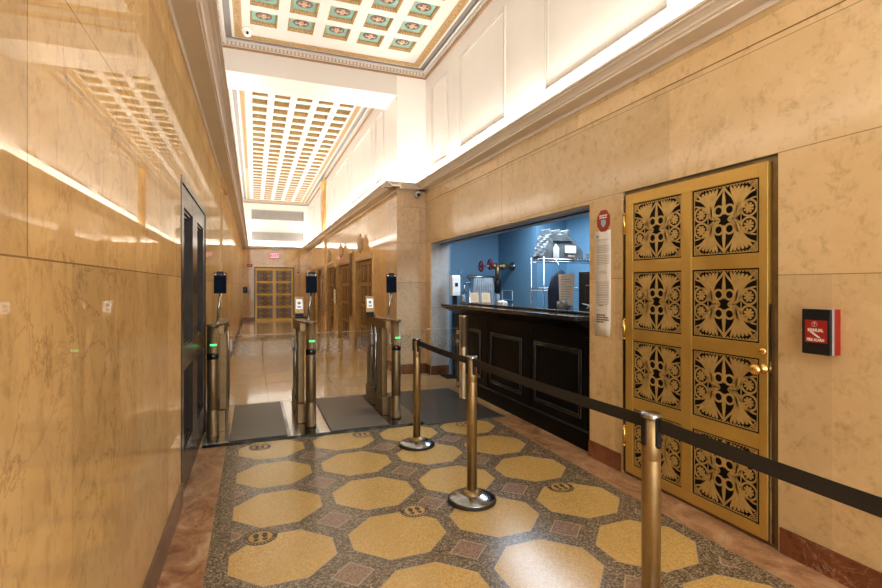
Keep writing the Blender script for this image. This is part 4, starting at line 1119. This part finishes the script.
b = MB()
def line(z, y0, y1, h, m): b.box(-.0042, -.0034, y1, y0, z, z + h, m)
line(.815, .08, .062, .012, 'ink')
line(.79, .08, -.075, .003, 'ink_grey')
for blk, n in ((.74, 5), (.66, 6), (.44, 9), (.34, 7)):
    for k in range(n): line(blk - k * .014, .08, -.075 + .03 * random.random() * (k == n - 1), .004, 'ink_grey')
line(.53, .04, -.035, .005, 'ink_grey'); line(.515, .05, -.045, .005, 'ink_grey')
line(.245, .055, .0, .006, 'ink'); line(.205, .08, .03, .003, 'ink_grey')
b.build('printed_text', c)
b = MB()
for k, (w0, w1) in enumerate(((.078, -.03), (.078, -.065), (.078, -.07), (.078, -.01))):
    y = w0
    while y > w1:
        ww = .012 + .018 * random.random(); b.box(-.0052, -.0044, max(w1, y - ww), y, .165 - k * .019, .176 - k * .019, 'ink'); y -= ww + .005
b.build('bold_text', c)

# ------------------------------------------------------------------ dome cameras
c = thing('dome_camera', 'white dome camera at the corner of the near coffered ceiling', 'camera', (-.085, 7.22, ZCEIL + .003))
MB().lathe([(.075, 0), (.075, -.03), (.066, -.045), (.05, -.05)], 'white_plastic', (0, 0, 0), 24).build('housing', c)
MB().lathe([(.060, -.045), (.057, -.07), (.042, -.092), (.02, -.104), (0, -.106)], 'white_plastic', (0, 0, 0), 22).build('dome', c)
MB().lathe([(.020, 0), (.020, .02), (.012, .024), (0, .024)], 'dark_glass', (0, 0, 0), 16).build('lens', c, (0, -.046, -.076), (1.9, 0, 0))
c = thing('dome_camera', 'pale dome camera on the pier face under the cornice', 'camera', (2.53, YP + .003, 2.965))
MB().lathe([(.062, 0), (.062, -.035), (.055, -.045)], 'grey_plastic', (0, 0, 0), 24, 'y').build('housing', c)
MB().lathe([(.052, -.044), (.047, -.07), (.030, -.092), (0, -.100)], 'white_plastic', (0, 0, 0), 20, 'y').build('dome', c)
MB().lathe([(.030, 0), (.028, .018), (.014, .026), (0, .027)], 'dark_glass', (0, 0, 0), 16).build('lens', c, (-.006, -.082, -.012), (1.75, 0, 0))
c = thing('smoke_detector', 'tiny white smoke detector on the far coffered ceiling', 'smoke detector', (1.10, 10.20, ZCEIL))
MB().lathe([(.05, 0), (.05, -.02), (.035, -.035), (0, -.036)], 'white_plastic', (0, 0, 0), 18).build('housing', c); MB().cyl((0, 0, 0), .008, -.042, -.036, 'red', 8).build('indicator', c)

# ------------------------------------------------------------------ lights
def area(name, loc, rot, sx, sy, power, col, spread=PI):
    L = bpy.data.lights.new(name, 'AREA'); L.shape = 'RECTANGLE'; L.size = sx; L.size_y = sy; L.energy = power; L.color = col; L.spread = spread
    o = bpy.data.objects.new(name, L); COL.objects.link(o); o.location = loc; o.rotation_euler = rot
    return o
WARM = (1.0, .955, .89)
COVE = 12.5  # watts per metre of cove
def cove_y(x, sgn, y0, y1, k=1.0): area('cove_light', (x + sgn * .085, (y0 + y1) / 2, ZC + .062), (PI, sgn * -.25, 0), .07, y1 - y0, COVE * (y1 - y0) * k, WARM)
cove_y(XL, 1, YB, 7.6); cove_y(XL, 1, 8.35, YE - .25, 1.4)
cove_y(XR, -1, YB, YP - .25)
cove_y(XF, -1, YP - .1, YE - .25, 1.4)
area('cove_light', ((XF + XR) / 2 - .02, YP - .085, ZC + .062), (PI, 0, 0), .40, .07, COVE * .40, WARM)
area('cove_light', ((XL + XF) / 2, YE - .085, ZC + .062), (PI, 0, 0), 2.1, .07, COVE * 2.1, WARM)
# fluorescent fixture of the desk room
area('desk_room_light', (3.66, 5.55, 2.56), (0, 0, 0), .86, 1.98, 78, (.68, .84, 1.0))
# added fill light behind the camera, brightens the lower walls
area('rear_fill', (1.1, YB + .05, 2.4), (PI / 2, 0, 0), 3.0, 4.6, 185, (1.0, .97, .92))

w = bpy.data.worlds.new('World'); SC.world = w; w.use_nodes = True
w.node_tree.nodes['Background'].inputs[0].default_value = (.9, .85, .78, 1)
w.node_tree.nodes['Background'].inputs[1].default_value = .5

# ------------------------------------------------------------------ camera
cam = bpy.data.cameras.new('Camera'); co = bpy.data.objects.new('Camera', cam); COL.objects.link(co)
cam.sensor_width = 36; cam.sensor_fit = 'HORIZONTAL'; cam.lens = 485 / 882 * 36
cam.shift_y = -8 / 882
cam.clip_start = .02
co.location = (0, 0, H); co.rotation_euler = (PI / 2, 0, -math.atan2(187, 485))
SC.camera = co
vs = SC.view_settings
SC.display_settings.display_device = 'sRGB'
vs.view_transform = 'Standard'; vs.look = 'None'; vs.gamma = 1; vs.use_curve_mapping = False; vs.exposure = 0.0
cy = SC.cycles
cy.max_bounces = 10; cy.diffuse_bounces = 6; cy.glossy_bounces = 6; cy.transparent_max_bounces = 16
cy.caustics_reflective = False; cy.caustics_refractive = False
